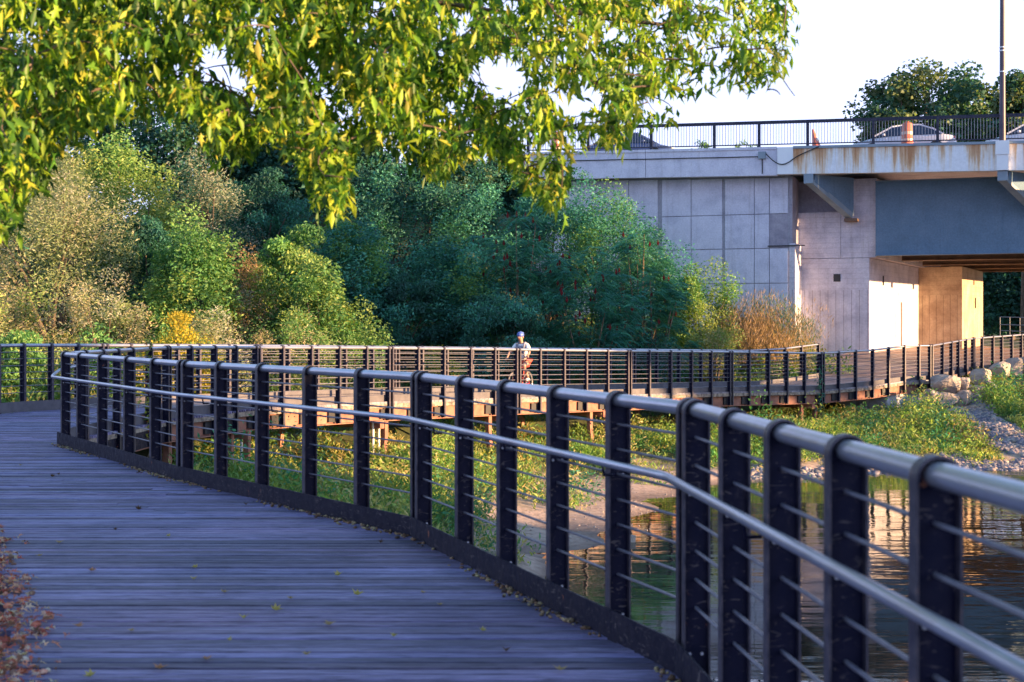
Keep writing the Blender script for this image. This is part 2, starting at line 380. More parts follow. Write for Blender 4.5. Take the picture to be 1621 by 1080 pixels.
cen_a = resample([(a+b)/2 for a, b in zip(resample(in_far[:-4], 40), resample(out_far, 40))], 80)
cen_b = resample([(a+b)/2 for a, b in zip(resample(plaza_in, 20), resample(plaza_out, 20))], 40)
CEN = np.array([tuple(p)+(2.9,) for p in cen_a]+[tuple(p)+(3.8,) for p in cen_b])
def terrain(x, y):
    x = np.asarray(x, float); y = np.asarray(y, float); sh = x.shape
    xf = x.ravel(); yf = y.ravel(); out = np.empty_like(xf)
    for i in range(0, len(xf), 4000):
        dx = xf[i:i+4000, None]-CP[None, :, 0]; dy = yf[i:i+4000, None]-CP[None, :, 1]
        w = 1/(dx*dx+dy*dy+.6)**1.9
        z = (w*CP[None, :, 2]).sum(1)/w.sum(1)
        xs = xf[i:i+4000]; ys = yf[i:i+4000]
        z += .06*np.sin(xs*1.7+ys*.6)*np.cos(ys*1.3-xs*.4)
        ddx = xs[:, None]-CEN[None, :, 0]; ddy = ys[:, None]-CEN[None, :, 1]
        dd = np.hypot(ddx, ddy); k = dd.argmin(1); dm = dd[np.arange(len(k)), k]
        ins = dm < CEN[k, 3]
        z = np.where(ins, np.minimum(z, CEN[k, 2]-.16), z)
        nd = (ys < 31) & (ys > -6) & (xs > -16) & (xs < 1.5)
        z = np.where(nd, np.minimum(z, -.03), z)
        out[i:i+4000] = z
    return out.reshape(sh)
def tz(x, y): return float(terrain(np.array([x]), np.array([y]))[0])
gx = np.concatenate([np.linspace(-500, -46, 14), np.arange(-40, 64, .55), np.linspace(70, 500, 14)])
gy = np.concatenate([np.linspace(-200, -14, 8), np.arange(-8, 96, .55), np.linspace(102, 900, 18)])
GX, GY = np.meshgrid(gx, gy); GZ = terrain(GX, GY)
nx, ny = len(gx), len(gy)
verts = np.stack([GX.ravel(), GY.ravel(), GZ.ravel()], 1)
ii, jj = np.meshgrid(np.arange(nx-1), np.arange(ny-1)); a = (jj*nx+ii).ravel()
faces = np.stack([a, a+1, a+nx+1, a+nx], 1)
def np_mesh(name, verts, faces, mat, tint=None, smooth=False):
    me = bpy.data.meshes.new(name); nf, k = faces.shape
    me.vertices.add(len(verts)); me.vertices.foreach_set('co', verts.astype(np.float32).ravel())
    me.loops.add(nf*k); me.loops.foreach_set('vertex_index', faces.astype(np.int32).ravel())
    me.polygons.add(nf); me.polygons.foreach_set('loop_start', np.arange(0, nf*k, k, dtype=np.int32))
    me.polygons.foreach_set('loop_total', np.full(nf, k, dtype=np.int32))
    if smooth: me.polygons.foreach_set('use_smooth', np.ones(nf, dtype=bool))
    if tint is not None:
        at = me.attributes.new('tint', 'FLOAT_COLOR', 'POINT')
        c = np.ones((len(verts), 4), np.float32); c[:, :3] = tint; at.data.foreach_set('color', c.ravel())
    me.materials.append(mat); me.update(calc_edges=True); return me
tag(obj('ground', np_mesh('ground', verts, faces, M['ground'], smooth=True)), kind='structure')
mb = MB(); mb.add([(-500, -200, -2.4), (500, -200, -2.4), (500, 900, -2.4), (-500, 900, -2.4)], [(0, 1, 2, 3)])
mb.build('river_water', M['water'], kind='structure')

# ------------------------------------------------------------------ near boardwalk: real boards
rng = np.random.default_rng(7); random.seed(7)
mb = MB(); tints = []
y = -3.0; right_pl = near[:1]+near[1:]+inner[:3]+[inner[3]]
while y < YS-.1:
    w = .112; yc = y+w/2
    xr = xat(near, yc) if yc <= J4.y else xat([J4]+inner, yc)
    xl = xat(left_edge+outer[1:], yc) if yc < 24.6 else xat(outer[1:], yc)
    if xr is None: xr = 1.6
    xr += .02; xl = xl-.0
    x = xl-rng.uniform(0, .15)*(yc < 20)
    z = .03+rng.uniform(-.0025, .0025)
    segs = [x]
    while segs[-1] < xr-4: segs.append(segs[-1]+rng.uniform(2.2, 4.2))
    segs.append(xr)
    for x0, x1 in zip(segs, segs[1:]):
        t = rng.uniform(.45, 1.5); tt = (t*rng.uniform(.95, 1.15), t, t*rng.uniform(.92, 1.08))
        za = z+rng.uniform(-.004, .003)
        n0 = len(mb.v); g = rng.uniform(.006, .011)
        mb.add([(x0, y+g, -.01), (x1-.007, y+g, -.01), (x1-.007, y+w-g, -.01), (x0, y+w-g, -.01),
                (x0, y+g, za-.004), (x1-.007, y+g, za-.004), (x1-.007, y+w-g, za-.004), (x0, y+w-g, za-.004),
                (x0, y+g+.006, za), (x1-.007, y+g+.006, za), (x1-.007, y+w-g-.006, za), (x0, y+w-g-.006, za)],
               [(0,1,5,4),(1,2,6,5),(2,3,7,6),(3,0,4,7),(4,5,9,8),(5,6,10,9),(6,7,11,10),(7,4,8,11),(8,9,10,11)])
        tints += [tt]*12
    y += w
me = mb.mesh('boardwalk_boards', M['boards'])
at = me.attributes.new('tint', 'FLOAT_COLOR', 'POINT')
c = np.ones((len(mb.v), 4), np.float32); c[:, :3] = np.array(tints); at.data.foreach_set('color', c.ravel())
tag(obj('boardwalk', me), kind='structure')
# far walkway deck strip and plaza, thin boards across
def strip(name, A, B, n, mat, thick=.08):
    A = resample(A, n); B = resample(B, n); mb = MB(); tn = []
    for i in range(n-1):
        g = .03
        a0 = A[i].lerp(A[i+1], g); a1 = A[i+1].lerp(A[i], g); b0 = B[i].lerp(B[i+1], g); b1 = B[i+1].lerp(B[i], g)
        dz = Vector((0, 0, .03)); dn = Vector((0, 0, -thick))
        mb.add([a0+dn, b0+dn, b1+dn, a1+dn, a0+dz, b0+dz, b1+dz, a1+dz], [(4,7,6,5),(0,1,5,4),(2,3,7,6),(0,4,7,3),(1,2,6,5),(0,3,2,1)])
        t = rng.uniform(.7, 1.2); tn += [(t, t, t)]*8
    me = mb.mesh(name, mat); at = me.attributes.new('tint', 'FLOAT_COLOR', 'POINT')
    c = np.ones((len(mb.v), 4), np.float32); c[:, :3] = np.array(tn); at.data.foreach_set('color', c.ravel())
    return tag(obj(name, me), kind='structure')
strip('boardwalk_far', in_far[:-4], out_far, 190, wood('boards_far', 'X', True, (.23, .22, .26)))
strip('plaza_path', [inner[-1]]+plaza_in, plaza_out, 120, wood('boards_plaza', 'X', True, (.33, .24, .21)))

# ------------------------------------------------------------------ railings
PW = .066
def post_mesh(name, mat, zb=-.42, ztop=1.322, w=PW, depth=.055, th=.009):
    mb = MB(); n = 14
    out = [(-w, zb)]+[(-w*math.cos(math.pi*i/n), ztop+w*math.sin(math.pi*i/n)) for i in range(n+1)]+[(w, zb)]
    wi = w-th
    inn = [(-wi, zb)]+[(-wi*math.cos(math.pi*i/n), ztop+wi*math.sin(math.pi*i/n)) for i in range(n+1)]+[(wi, zb)]
    m = len(out)
    # X = across rail (perp), Y = along rail; rim runs y 0..-depth, web at y -.0
    vs = []
    for (o, i_) in zip(out, inn):
        vs += [(o[0], 0, o[1]), (o[0], -depth, o[1]), (i_[0], -depth, i_[1]), (i_[0], 0, i_[1])]
    fs = []
    for k in range(m-1):
        for q in range(4): fs.append((k*4+q, k*4+(q+1)%4, (k+1)*4+(q+1)%4, (k+1)*4+q))
    fs += [(3, 2, 1, 0), tuple((m-1)*4+q for q in range(4))]
    mb.add(vs, fs); nrim = len(fs)
    # web
    wv = [(p[0], -.012, p[1]) for p in inn]+[(p[0], -.024, p[1]) for p in inn]
    mb.add(wv, [tuple(range(m)), tuple(range(m, 2*m))[::-1]]+[(i, i+m, (i+1) % m+m, (i+1) % m) for i in range(m)])
    me = mb.mesh(name, [mat, M['post_edge']])
    for i in range(nrim): me.polygons[i].material_index = 1
    return me
M['post_edge'] = mottled('post_edge', [(.3, (.022, .020, .04)), (.6, (.07, .06, .08)), (.75, (.16, .10, .09))], 25, .45, .2, bs=.05)  # rim coloured paler than the web, the light it catches painted in
post_near = post_mesh('post', M['post_steel'])
def on_line(pl, px):
    """point where the plan polyline crosses the ray of photo column px"""
    r = (px-810.5)/F
    for a, b in zip(pl, pl[1:]):
        den = (b.x-a.x)-r*(b.y-a.y)
        if abs(den) < 1e-9: continue
        t = (r*a.y-a.x)/den
        if -1e-6 <= t <= 1+1e-6:
            return a.lerp(b, t), (b-a).normalized()
    return None
def off(pl, o):
    out = []
    for i, p in enumerate(pl):
        a = pl[max(i-1, 0)]; b = pl[min(i+1, len(pl)-1)]
        d1 = (p-a).normalized() if i else (b-p).normalized(); d2 = (b-p).normalized() if i < len(pl)-1 else d1
        n1 = Vector((-d1.y, d1.x, 0)); n2 = Vector((-d2.y, d2.x, 0)); n = (n1+n2).normalized()
        out.append(p+n*o/max(.4, n.dot(n1)))
    return out
def up(pl, z): return [Vector((p.x, p.y, p.z+z)) for p in pl]
def rounded(pl, r=.12):
    out = [pl[0]]
    for i in range(1, len(pl)-1):
        a = (pl[i-1]-pl[i]).normalized(); b = (pl[i+1]-pl[i]).normalized(); p = pl[i]
        if a.dot(b) < -.9999: out.append(p); continue
        for t in (0, .25, .5, .75, 1):
            q0 = p+a*r; q1 = p+b*r
            out.append(q0.lerp(p, t).lerp(p.lerp(q1, t), t))
    out.append(pl[-1]); return out
def plate(mb, pl, z0, z1, th, o=0):
    a = off(pl, o-th/2); b = off(pl, o+th/2); n = len(pl)
    vs = [(p.x, p.y, p.z+z0) for p in a]+[(p.x, p.y, p.z+z0) for p in b]+[(p.x, p.y, p.z+z1) for p in a]+[(p.x, p.y, p.z+z1) for p in b]
    fs = []
    for i in range(n-1):
        fs += [(i, i+1, 2*n+i+1, 2*n+i), (n+i+1, n+i, 3*n+i, 3*n+i+1), (2*n+i, 2*n+i+1, 3*n+i+1, 3*n+i), (i+1, i, n+i, n+i+1)]
    fs += [(0, 2*n, 3*n, n), (n-1, 2*n-1, 4*n-1, 3*n-1)]
    mb.add(vs, fs)
def railing(name, label, pl, posts, joints, side, postme, handrail=False, toe=True, rod_n=10, group=None, toe_mat=None):
    """posts: photo columns or world points; side=+1 if the deck lies on the left of the polyline direction"""
    root = empty(name, (pl[0].x, pl[0].y, pl[0].z), 0, label=label, cat='railing', group=group)
    o0 = Vector(root.location)
    L = [p-o0 for p in pl]
    MB().tube(rounded(up(L, RH)), .037, 14).build('top_rail', M['rail_steel'], root)
    for k in range(7):
        MB().tube(up(L, RH-.135-.139*k), .0085, 6).build('infill_rod', M['rod_steel'], root)
    if toe:
        mb = MB(); plate(mb, L, -.02, .19, .012, side*.085); mb.build('toe_plate', toe_mat or M['toe_steel'], root)
    plist = []
    for q in posts:
        if isinstance(q, (int, float)):
            h = on_line(pl, q)
            if h: plist.append(h)
        else: plist.append(q)
    for q in joints:
        h = on_line(pl, q) if isinstance(q, (int, float)) else q
        if h:
            p, d = h; plist += [(p-d*.07, d), (p+d*.07, d)]
    for p, d in plist:
        dd = d if d.y > 0 else -d       # rim faces the camera
        po = obj('post', postme, root, p-o0)
        po.rotation_euler = (0, 0, math.atan2(-dd.x, dd.y))
    return root, L
pd = (near[1]-near[0]).normalized()
extra_posts = [(near[1]-pd*k, pd) for k in (.95, 1.9, 2.85, 3.8, 4.75)]
near_root, L = railing('near_railing', 'big dark steel railing curving along the near boardwalk, with an inner handrail', near,
        [1160, 1235, 1335, 1475, 975, 880, 800, 733, 570, 488, 413, 348, 245, 203, 161, 128, 103]+extra_posts, [1095, 665, 291], 1, post_near)
hp = off(up(near, 1.0), .13)
o0 = Vector(near_root.location)
hp = [p-o0 for p in hp]
hl = hp[-1]; hp[-1] = hl+(hl-hp[-2]).normalized()*.18
hp.append(hp[-1]+Vector((.02, .35, .10))); hp.append(hp[-1]+Vector((.22, .45, .06)))
MB().tube(rounded(hp, .1), .0225, 12).build('handrail', M['rail_steel'], near_root)
for a, b in zip(near, near[1:]):
    L_ = (b-a).length; n = max(1, int(L_/1.6)); d = (b-a).normalized(); nn = Vector((-d.y, d.x, 0))
    for k in range(n):
        p = a+d*(L_*(k+.5)/n)-o0
        MB().tube([p+nn*.06+Vector((0, 0, .93)), p+nn*.12+Vector((0, 0, .93)), p+nn*.13+Vector((0, 0, .98))], .008, 6).build('handrail_bracket', M['post_steel'], near_root)

far_root, L = railing('walkway_railing', 'dark railing on the river side of the far walkway, posts reaching over the rusty beam', inner,
        [135, 162, 186, 209, 237, 302, 340, 373, 448, 493, 537, 580, 662, 703, 745, 783, 855, 893, 928, 962, 1028, 1062, 1095, 1126,
         1186, 1217, 1246, 1274, 1328, 1355, 1382, 1407, 1432, 1455], [265, 407, 618, 820, 996, 1157, 1302, 1474], 1, post_near, toe_mat=M['curb_grey'])
outer_root, L = railing('walkway_back_railing', 'dark steel railing along the back edge of the far walkway, in front of the bushes', outer,
        [-44, -2, 38, 82, 124, 208, 240, 282, 316, 363, 457, 503, 547, 590, 669, 708, 748, 788, 865, 900, 935, 966, 1040, 1075, 1110, 1150, 1186, 1215, 1243, 1269, 1296],
        [166, 410, 628, 829, 1003], -1, post_near, toe_mat=M['curb_grey'])
ramp_root, L = railing('ramp_railing', 'brown lit steel railing climbing the ramp above the boulders at the right', inner2,
        [1492, 1506, 1517, 1529, 1555, 1572, 1586, 1602, 1617, 1634, 1650, 1668], [1541], 1, post_near, toe_mat=M['curb_grey'])

for ch in list(near_root.children):
    if ch.name.startswith('post'):
        mb = MB()
        for z in (.05, .14, .92):
            for x in (-.03, .03): mb.tube([(x, -.028, z), (x, -.012, z)], .009, 6)
        mb.build('bolt_set', M['rail_steel'], ch)
# far walkway supports
sup = empty('footbridge_trestle', tuple(inner[0]), 0, label='rusty steel beam and splayed legs carrying the far walkway above the bank', cat='trestle')
o0 = Vector(sup.location); L = [p-o0 for p in inner]
mb = MB(); plate(mb, L, -.12, -.022, .05, .02); mb.build('deck_edge', M['deck_edge'], sup)
mb = MB(); plate(mb, L, -.42, -.124, .016, .12); mb.build('edge_beam', M['rust_beam'], sup)
mb = MB(); plate(mb, L, -.445, -.422, .20, .12); mb.build('beam_flange', M['rust_beam'], sup)
mb = MB(); Lb = off(L, 3.4); plate(mb, Lb, -.45, -.12, .2, 0); mb.build('back_beam', M['brown_steel'], sup)
for q in [302, 340, 373, 407, 448, 493, 537, 580, 618, 662, 703, 745, 783, 820, 855, 893, 928, 962, 1028, 1062, 1095, 1126, 1157, 1186, 1217, 1246, 1274, 1302, 1328, 1355, 1382, 1407]:
    h = on_line(inner, q)
    if not h: continue
    p, d = h; p = p-o0; n = Vector((-d.y, d.x, 0))
    a = p-d*.30+n*.085; b = p-d*.05+n*.085
    mb = MB(); mb.bar(a+Vector((0, 0, -.27)), b+Vector((0, 0, -.27)), .055, .24); mb.build('post_bracket', M['black_gap'], sup)  # bracket and beam recess shadow built as one black box
for q in [300, 395, 605, 800, 958, 1135, 1288]:
    h = on_line(inner, q); p, d = h; p = p-o0; n = Vector((-d.y, d.x, 0))
    mb = MB(); mb.bar(p+n*.0+Vector((0, 0, -.53)), p+n*4.2+Vector((0, 0, -.53)), .16, .17); mb.build('cross_beam', M['rust_beam'], sup)
    for t in (.25, 3.6):
        for s in (-1, 1):
            q0 = p+n*t+d*s*.42+Vector((0, 0, -.45)); q1 = p+n*t+d*s*.42+Vector((0, 0, -.85)); q2 = p+n*t+d*s*.12+Vector((0, 0, -3.2))
            mb = MB(); mb.bar(q0, q1, .13, .13, n); mb.bar(q1, q2, .12, .12, n); mb.build('leg', M['rust_beam'], sup)
for q in (383, 397, 602, 611, 1148):
    p, d = on_line(inner, q); p = p-o0; n = Vector((-d.y, d.x, 0))
    MB().tube([p+n*.22+Vector((0, 0, -.46)), p+n*.22+Vector((0, 0, -2.2))], .032, 10).build('drain_pipe', M['white_pipe'], sup)
# near boardwalk edge beam
nb = empty('boardwalk_frame', tuple(near[0]), 0, label='dark steel edge beam under the near boardwalk railing', cat='boardwalk frame')
o0 = Vector(nb.location); L = [p-o0 for p in near+inner[:2]]
mb = MB(); plate(mb, L, -.42, -.03, .05, .03); mb.build('edge_beam', M['toe_steel'], nb)
for a, b in zip(near, near[1:]):
    p = a.lerp(b, .5)-o0; d = (b-a).normalized(); n = Vector((-d.y, d.x, 0))
    mb = MB(); mb.bar(p+n*.35+Vector((0, 0, -.03)), p+n*.35+Vector((0, 0, -4)), .2, .2, n); mb.build('leg', M['brown_steel'], nb)

# ------------------------------------------------------------------ bridge
PL = Vector((2.86, 66.5, 0)); ang = math.atan2(-.3448, .9387)
bridge = empty('road_bridge', tuple(PL), ang, label='long concrete and steel road bridge on a tall abutment over the right side', cat='bridge')
ax = Vector((math.cos(ang), math.sin(ang), 0)); bx = Vector((-math.sin(ang), math.cos(ang), 0))
def bl(s, t, z=0): return PL+ax*s+bx*t+Vector((0, 0, z))
def sx(px, t=0):
    r = (px-810.5)/F; b = PL+bx*t
    return (r*b.y-b.x)/(ax.x-r*ax.y)
def zx(s, t, py):
    return EYE-(py-HOR)/F*bl(s, t).y
SL = -.0215
def ztop(s): return 10.2+SL*s
def slab(mb, s0, s1, t0, t1, a, b):      # box between s0..s1 following slope, heights a,b relative to ztop
    v = []
    for (s, t) in ((s0, t0), (s1, t0), (s1, t1), (s0, t1)): v.append((s, t, ztop(s)+a))
    for (s, t) in ((s0, t0), (s1, t0), (s1, t1), (s0, t1)): v.append((s, t, ztop(s)+b))
    mb.add(v, [(0,3,2,1),(4,5,6,7),(0,1,5,4),(1,2,6,5),(2,3,7,6),(3,0,4,7)])
s1 = sx(1231); SE = 25; BW = 24
# concrete fascia in two lengths with a joint
sj = sx(1022)
for a, b in ((-2.5, sj-.012), (sj+.012, s1-.03)):
    mb = MB(); slab(mb, a, b, 0, .35, -1.28, 0); slab(mb, a, b, -.05, -.002, -.10, .02); mb.build('concrete_fascia', M['fascia_concrete'], bridge)
mb = MB(); slab(mb, s1, sx(1256), -.12, .30, -1.24, -.02); mb.build('fascia_panel', M['fresh_white'], bridge, label='clean white panel at the joint of the bridge')
mb = MB(); slab(mb, sx(1256)+.004, SE, -.10, .30, -1.24, -.02); mb.build('steel_fascia', M['rusty_white'], bridge, label='white steel edge beam streaked with rust')
mb = MB(); slab(mb, sx(1256)+.004, SE, -.16, -.102, -.10, .015); mb.build('fascia_lip', M['blue_bracket'], bridge)
mb = MB(); slab(mb, -2.5, SE, .352, BW, -.95, -.25); mb.build('deck_slab', M['fascia_concrete'], bridge)
mb = MB(); slab(mb, -2.5, SE, .352, 1.9, -.246, -.06); mb.build('sidewalk', M['fascia_concrete'], bridge)
mb = MB(); slab(mb, -2.5, SE, 1.904, BW-2, -.246, -.20); mb.build('roadway', M['asphalt'], bridge)
# abutment wall: backing plus cast panels
sL = -2.5; sR = sx(1250, 1.0); tw = 1.0
mb = MB(); mb.box((sL, tw+.06, -1), (sR-.02, 2.9, 8.9)); mb.build('abutment', M['joint_concrete'], bridge)
vx = [sx(q, tw) for q in (700, 800, 880, 943, 995, 1042)]
cols = [(sx(870, tw), sx(943, tw)), (sx(943, tw), sx(995, tw)), (sx(995, tw), sx(1041.5, tw)), (sx(1047.5, tw), sx(1094, tw)),
        (sx(1094, tw), sx(1143.5, tw)), (sx(1147, tw), sx(1194, tw)), (sx(1194, tw), sx(1218, tw)), (sx(1218, tw), sR-.06)]
zr = [-.8, zx(8, tw, 505), zx(8, tw, 449), zx(8, tw, 394), zx(8, tw, 340), 8.9]
for i, (a, b) in enumerate(cols):
    for j in range(len(zr)-1):
        mb = MB(); top = zr[j+1]-.02 if j < len(zr)-2 else min(ztop(a), ztop(b))-1.29
        patch = (i == len(cols)-1 and j == 3)
        mb.box((a+.018, tw+(.035 if patch else 0)+.004*((i*7+j*3) % 3), zr[j]+.02), (b-.018, tw+.058, top))
        mb.build('wall_panel', M['rough_patch'] if patch else M['wall_concrete'], bridge, label='bare rough panel of the abutment' if patch else None)
# end return of the wall (catches the sun)
mb = MB(); mb.box((sR-.018, tw+.02, -1), (sR+.25, 2.88, zx(sR, 1, 385))); mb.build('wall_end', M['pier_concrete'], bridge)
mb = MB(); mb.box((sR-.016, tw+.05, zx(sR, 1, 385)+.01), (sR+.12, 2.88, 8.75)); mb.build('wall_end', M['rough_patch'], bridge)
mb = MB(); mb.box((sR-1.0, tw-.06, zx(sR, 1, 390)), (sR+.7, tw-.02, zx(sR, 1, 388.3))); mb.build('conduit', M['black_gap'], bridge)
# piers (skewed)
tp = 2.9; sk = .115/.993
sA = sx(1259, tp); sC = sx(1376, tp); zg = 5.05
t2 = tp+12
def skew(s, t): return (s+(t-tp)*sk, t)
mb = MB()
mb.prism([skew(sA, tp), skew(sC, tp), skew(sC, t2+9), skew(sA, t2+9)], -1.5, zg-.02); mb.build('pier', M['pier_concrete'], bridge)
sG = sx(1387, tp)
mb = MB(); mb.prism([skew(sx(1331, tp), tp+.02), skew(sG, tp+.02), skew(sG, t2+9), skew(sx(1331, tp), t2+9)], zg, 8.72); mb.build('pier_head', M['pier_concrete'], bridge)
mb = MB(); mb.prism([(sA-.4, tp+.5), (sx(1331, tp)-.01, tp+.5), (sx(1331, tp)-.01, t2), (sA-.4, t2)], zx(sA, tp, 337)+.0, 8.72); mb.build('pier_recess', M['rough_patch'], bridge)
mb = MB(); mb.prism([(sA+.0, tp+.01), (sx(1331, tp)-.012, tp+.01), (sx(1331, tp)-.012, t2), (sA+.0, t2)], zg, zx(sA, tp, 337)-.01); mb.build('pier_shoulder', M['pier_concrete'], bridge)
sc2 = skew(sC, t2)[0]
mb = MB(); mb.prism([(sc2+.003, t2), (sc2+2.25, t2), (sc2+2.25+7.5*sk, t2+7.5), (sc2+7.5*sk+.003, t2+7.5)], -1.5, 5.08); mb.build('rear_pier', M['bounce_lit_concrete'], bridge)
fr_ = empty('distant_railing', tuple(W(1585, 530, 92)), 0, label='thin pale railing in front of the dark trees under the bridge', cat='railing')
fo = Vector(fr_.location); A_ = W(1583, 532, 92)-fo; B_ = W(1700, 537, 84)-fo
for z in (.35, .75, 1.25): MB().tube([A_+Vector((0, 0, z)), B_+Vector((0, 0, z))], .03, 5).build('rail', M['rod_steel'], fr_)
for k in range(8):
    q = A_.lerp(B_, k/7); MB().tube([q+Vector((0, 0, -.6)), q+Vector((0, 0, 1.25))], .03, 5).build('post', M['rod_steel'], fr_)
# small vents
for q, y0, y1 in ((1325, 434, 446),):
    s = sx(q, tp); mb = MB(); mb.box((s-.16, tp-.03, zx(s, tp, y1)), (s+.16, tp-.004, zx(s, tp, y0))); mb.build('vent', M['black_gap'], bridge)
for t, y0, y1 in ((tp+3.0, 437, 452),):
    s = sC+(t-tp)*sk; mb = MB(); mb.box((s+.003, t-.12, zx(s, t, y1)), (s+.04, t+.12, zx(s, t, y0))); mb.build('vent', M['black_gap'], bridge)
t = t2+4.5; s = sc2+2.25+4.5*sk
mb = MB(); mb.box((s+.003, t-.1, 2.9), (s+.05, t+.1, 3.5)); mb.build('vent', M['black_gap'], bridge)
t = tp+7.2; s = sC+(t-tp)*sk
MB().tube([(s+.05, t, .8), (s+.05, t, 3.1)], .03, 6).build('conduit', M['brown_steel'], bridge)
# girders
for i, t in enumerate((2.55, 8.0, 13.5, 19.0, 23.4)):
    s0 = sG+.0 if i == 0 else skew(sG, t)[0]+.15
    if i == 0: s0 = sG+.004
    z0 = zg+.05; mt = M['blue_girder'] if i == 0 else M['brown_steel']
    mb = MB(); mb.box((s0, t, z0+.04), (SE, t+.05, 8.5)); mb.box((s0, t-.22, z0), (SE, t+.27, z0+.038)); mb.box((s0, t-.22, 8.502), (SE, t+.27, 8.54))
    if i == 0:
        for k in range(5):
            ss = s0+2.2+k*3.3
            mb.box((ss, t-.012, z0+.05), (ss+.02, t-.002, 8.49))
    mb.build('girder', mt, bridge)
mb = MB(); mb.box((SE-.2, 2.9, zg+.3), (SE-.02, 23.1, 8.5)); mb.build('sun_baffle', M['brown_steel'], bridge)  # unseen plate added at the cut end to stop sun between girders
# brackets
for q in (1273, 1579, 1790):
    s = sx(q, 0); zb = ztop(s)-1.26
    mb = MB(); mb.box((s, -.14, zb-.42), (s+.42, .25, zb)); 
    mb.build('bracket_head', M['blue_bracket'], bridge)
    mb = MB(); mb.bar((s+.21, .1, zb-.30), (s+1.75, 2.35, zb-1.75), .40, .22); mb.build('bracket_strut', M['blue_bracket'], bridge)
    mb = MB(); mb.add([(s+.43, .12, zb-.002), (s+1.9, 2.3, zb-.002), (s+1.9, 2.3, zb-1.7), (s+.43, .12, zb-.35), (s+.46, .10, zb-.002), (s+1.93, 2.28, zb-.002), (s+1.93, 2.28, zb-1.7), (s+.46, .10, zb-.35)],
                      [(0,3,2,1),(4,5,6,7),(0,1,5,4),(1,2,6,5),(2,3,7,6),(3,0,4,7)]); mb.build('bracket_web', M['blue_girder'], bridge)
    mb = MB(); mb.box((s+1.5, 2.2, zb-1.98), (s+2.1, 2.9, zb-1.86)); mb.build('bracket_seat', M['brown_steel'], bridge)
# conduit, junction box and hanging cable on the concrete fascia
pts = [(s, -.05, ztop(s)-.42-.004*math.sin(s*2)) for s in np.linspace(-2.3, sx(1203), 30)]
MB().tube(pts, .022, 6).build('conduit', M['black_gap'], bridge)
s = sx(1207); mb = MB(); mb.box((s-.17, -.16, ztop(s)-.52), (s+.17, -.01, ztop(s)-.2)); mb.build('junction_box', M['blue_bracket'], bridge)
MB().tube([(s, -.05, ztop(s)-.53), (s, -.05, ztop(s)-1.2)], .025, 6).build('conduit', M['black_gap'], bridge)
pts = []
for k in range(17):
    u = k/16; ss = s+.18+u*(sx(1297)-s-.18); zz = -.3-.55*math.sin(math.pi*min(1, u*1.6))**1 if u < .62 else -.42+(u-.62)*1.0
    pts.append((ss, -.19, ztop(ss)+zz))
for _ in range(3): pts = [pts[0]]+[tuple((np.array(pts[i-1])+2*np.array(pts[i])+np.array(pts[i+1]))/4) for i in range(1, len(pts)-1)]+[pts[-1]]
MB().tube(pts, .025, 6).build('cable', M['black_gap'], bridge)

# bridge railing
brl = empty('bridge_railing', tuple(PL), ang, label='long dark metal railing with thin balusters along the top of the bridge', cat='railing')
pq = [sx(q) for q in (835, 930, 1030, 1130, 1201, 1278, 1382, 1484, 1587)]
while pq[-1] < SE-3: pq.append(pq[-1]+2.75)
mb = MB(); slab(mb, pq[0], pq[-1], .05, .17, 1.08, 1.22); mb.build('top_rail', M['bridge_rail_paint'], brl)
mb = MB(); slab(mb, pq[0], pq[-1], .09, .13, .12, .17); mb.build('bottom_rail', M['bridge_rail_paint'], brl)
for i, s in enumerate(pq):
    mb = MB(); slab(mb, s-.06, s+.06, .04, .18, .0, 1.08); slab(mb, s-.1, s+.1, .02, .20, -.0, .03); mb.build('post', M['bridge_rail_paint'], brl)
    if i < len(pq)-1:
        mb = MB(); n = int((pq[i+1]-s)/.125)
        for k in range(1, n):
            u = s+(pq[i+1]-s)*k/n; slab(mb, u-.011, u+.011, .10, .12, .171, 1.079)
        mb.build('baluster_panel', M['baluster'], brl)

# lamp pole
s = sx(1587); p = bl(s, -.05)
lp = empty('lamp_post', (p.x, p.y, ztop(s)-.02), ang, label='tall dark lamp post rising from the bridge edge at the right', cat='lamp post')
MB().tube([(0, -.02, 0), (0, -.02, 2.2), (0, -.02, 6.5), (0, -.02, 9.6)], [.14, .125, .105, .08], 12).build('pole', M['lamp_paint'], lp)
mb = MB(); mb.box((-.24, -.22, -1.22), (.24, -.072, .02)); mb.box((-.28, -.26, -.55), (.28, -.20, .05)); mb.build('base_box', M['fresh_white'], lp)
for z in (3.0, 3.9, 4.05): MB().tube([(0, -.02, z), (0, -.02, z+.05)], .135, 12).build('band', M['fresh_white'], lp)
MB().tube([(.02, -.02, 9.4), (.0, .9, 9.9), (.0, 1.9, 10.0)], .04, 8).build('arm', M['lamp_paint'], lp)
MB().ball((0, 2.2, 9.97), (.16, .42, .09)).build('lamp_head', M['lamp_paint'], lp)

# ------------------------------------------------------------------ cars and road works
def paint(name, c, rough=.25):
    m, nt, b, o = new_mat(name); b.inputs['Base Color'].default_value = (*c, 1); b.inputs['Roughness'].default_value = rough
    b.inputs['Coat Weight'].default_value = .6
    v = coords(nt); nt.links.new(ramp(nt, noise(nt, v, 5, 6), [(.3, tuple(k*.9 for k in c)), (.7, c)]), b.inputs['Base Color']); return m
M['glass'] = mottled('car_glass', [(.3, (.02, .03, .06)), (.7, (.05, .07, .12))], 2, .08, bs=0)
M['tyre'] = mottled('tyre', [(.3, (.02, .02, .02)), (.7, (.04, .04, .04))], 8, .8)
M['alloy'] = mottled('alloy', [(.3, (.4, .4, .42)), (.7, (.55, .55, .57))], 4, .3, .8, bs=0)
M['lamp_glass'] = mottled('lamp_glass', [(.3, (.6, .6, .6)), (.7, (.8, .8, .8))], 3, .1, bs=0)
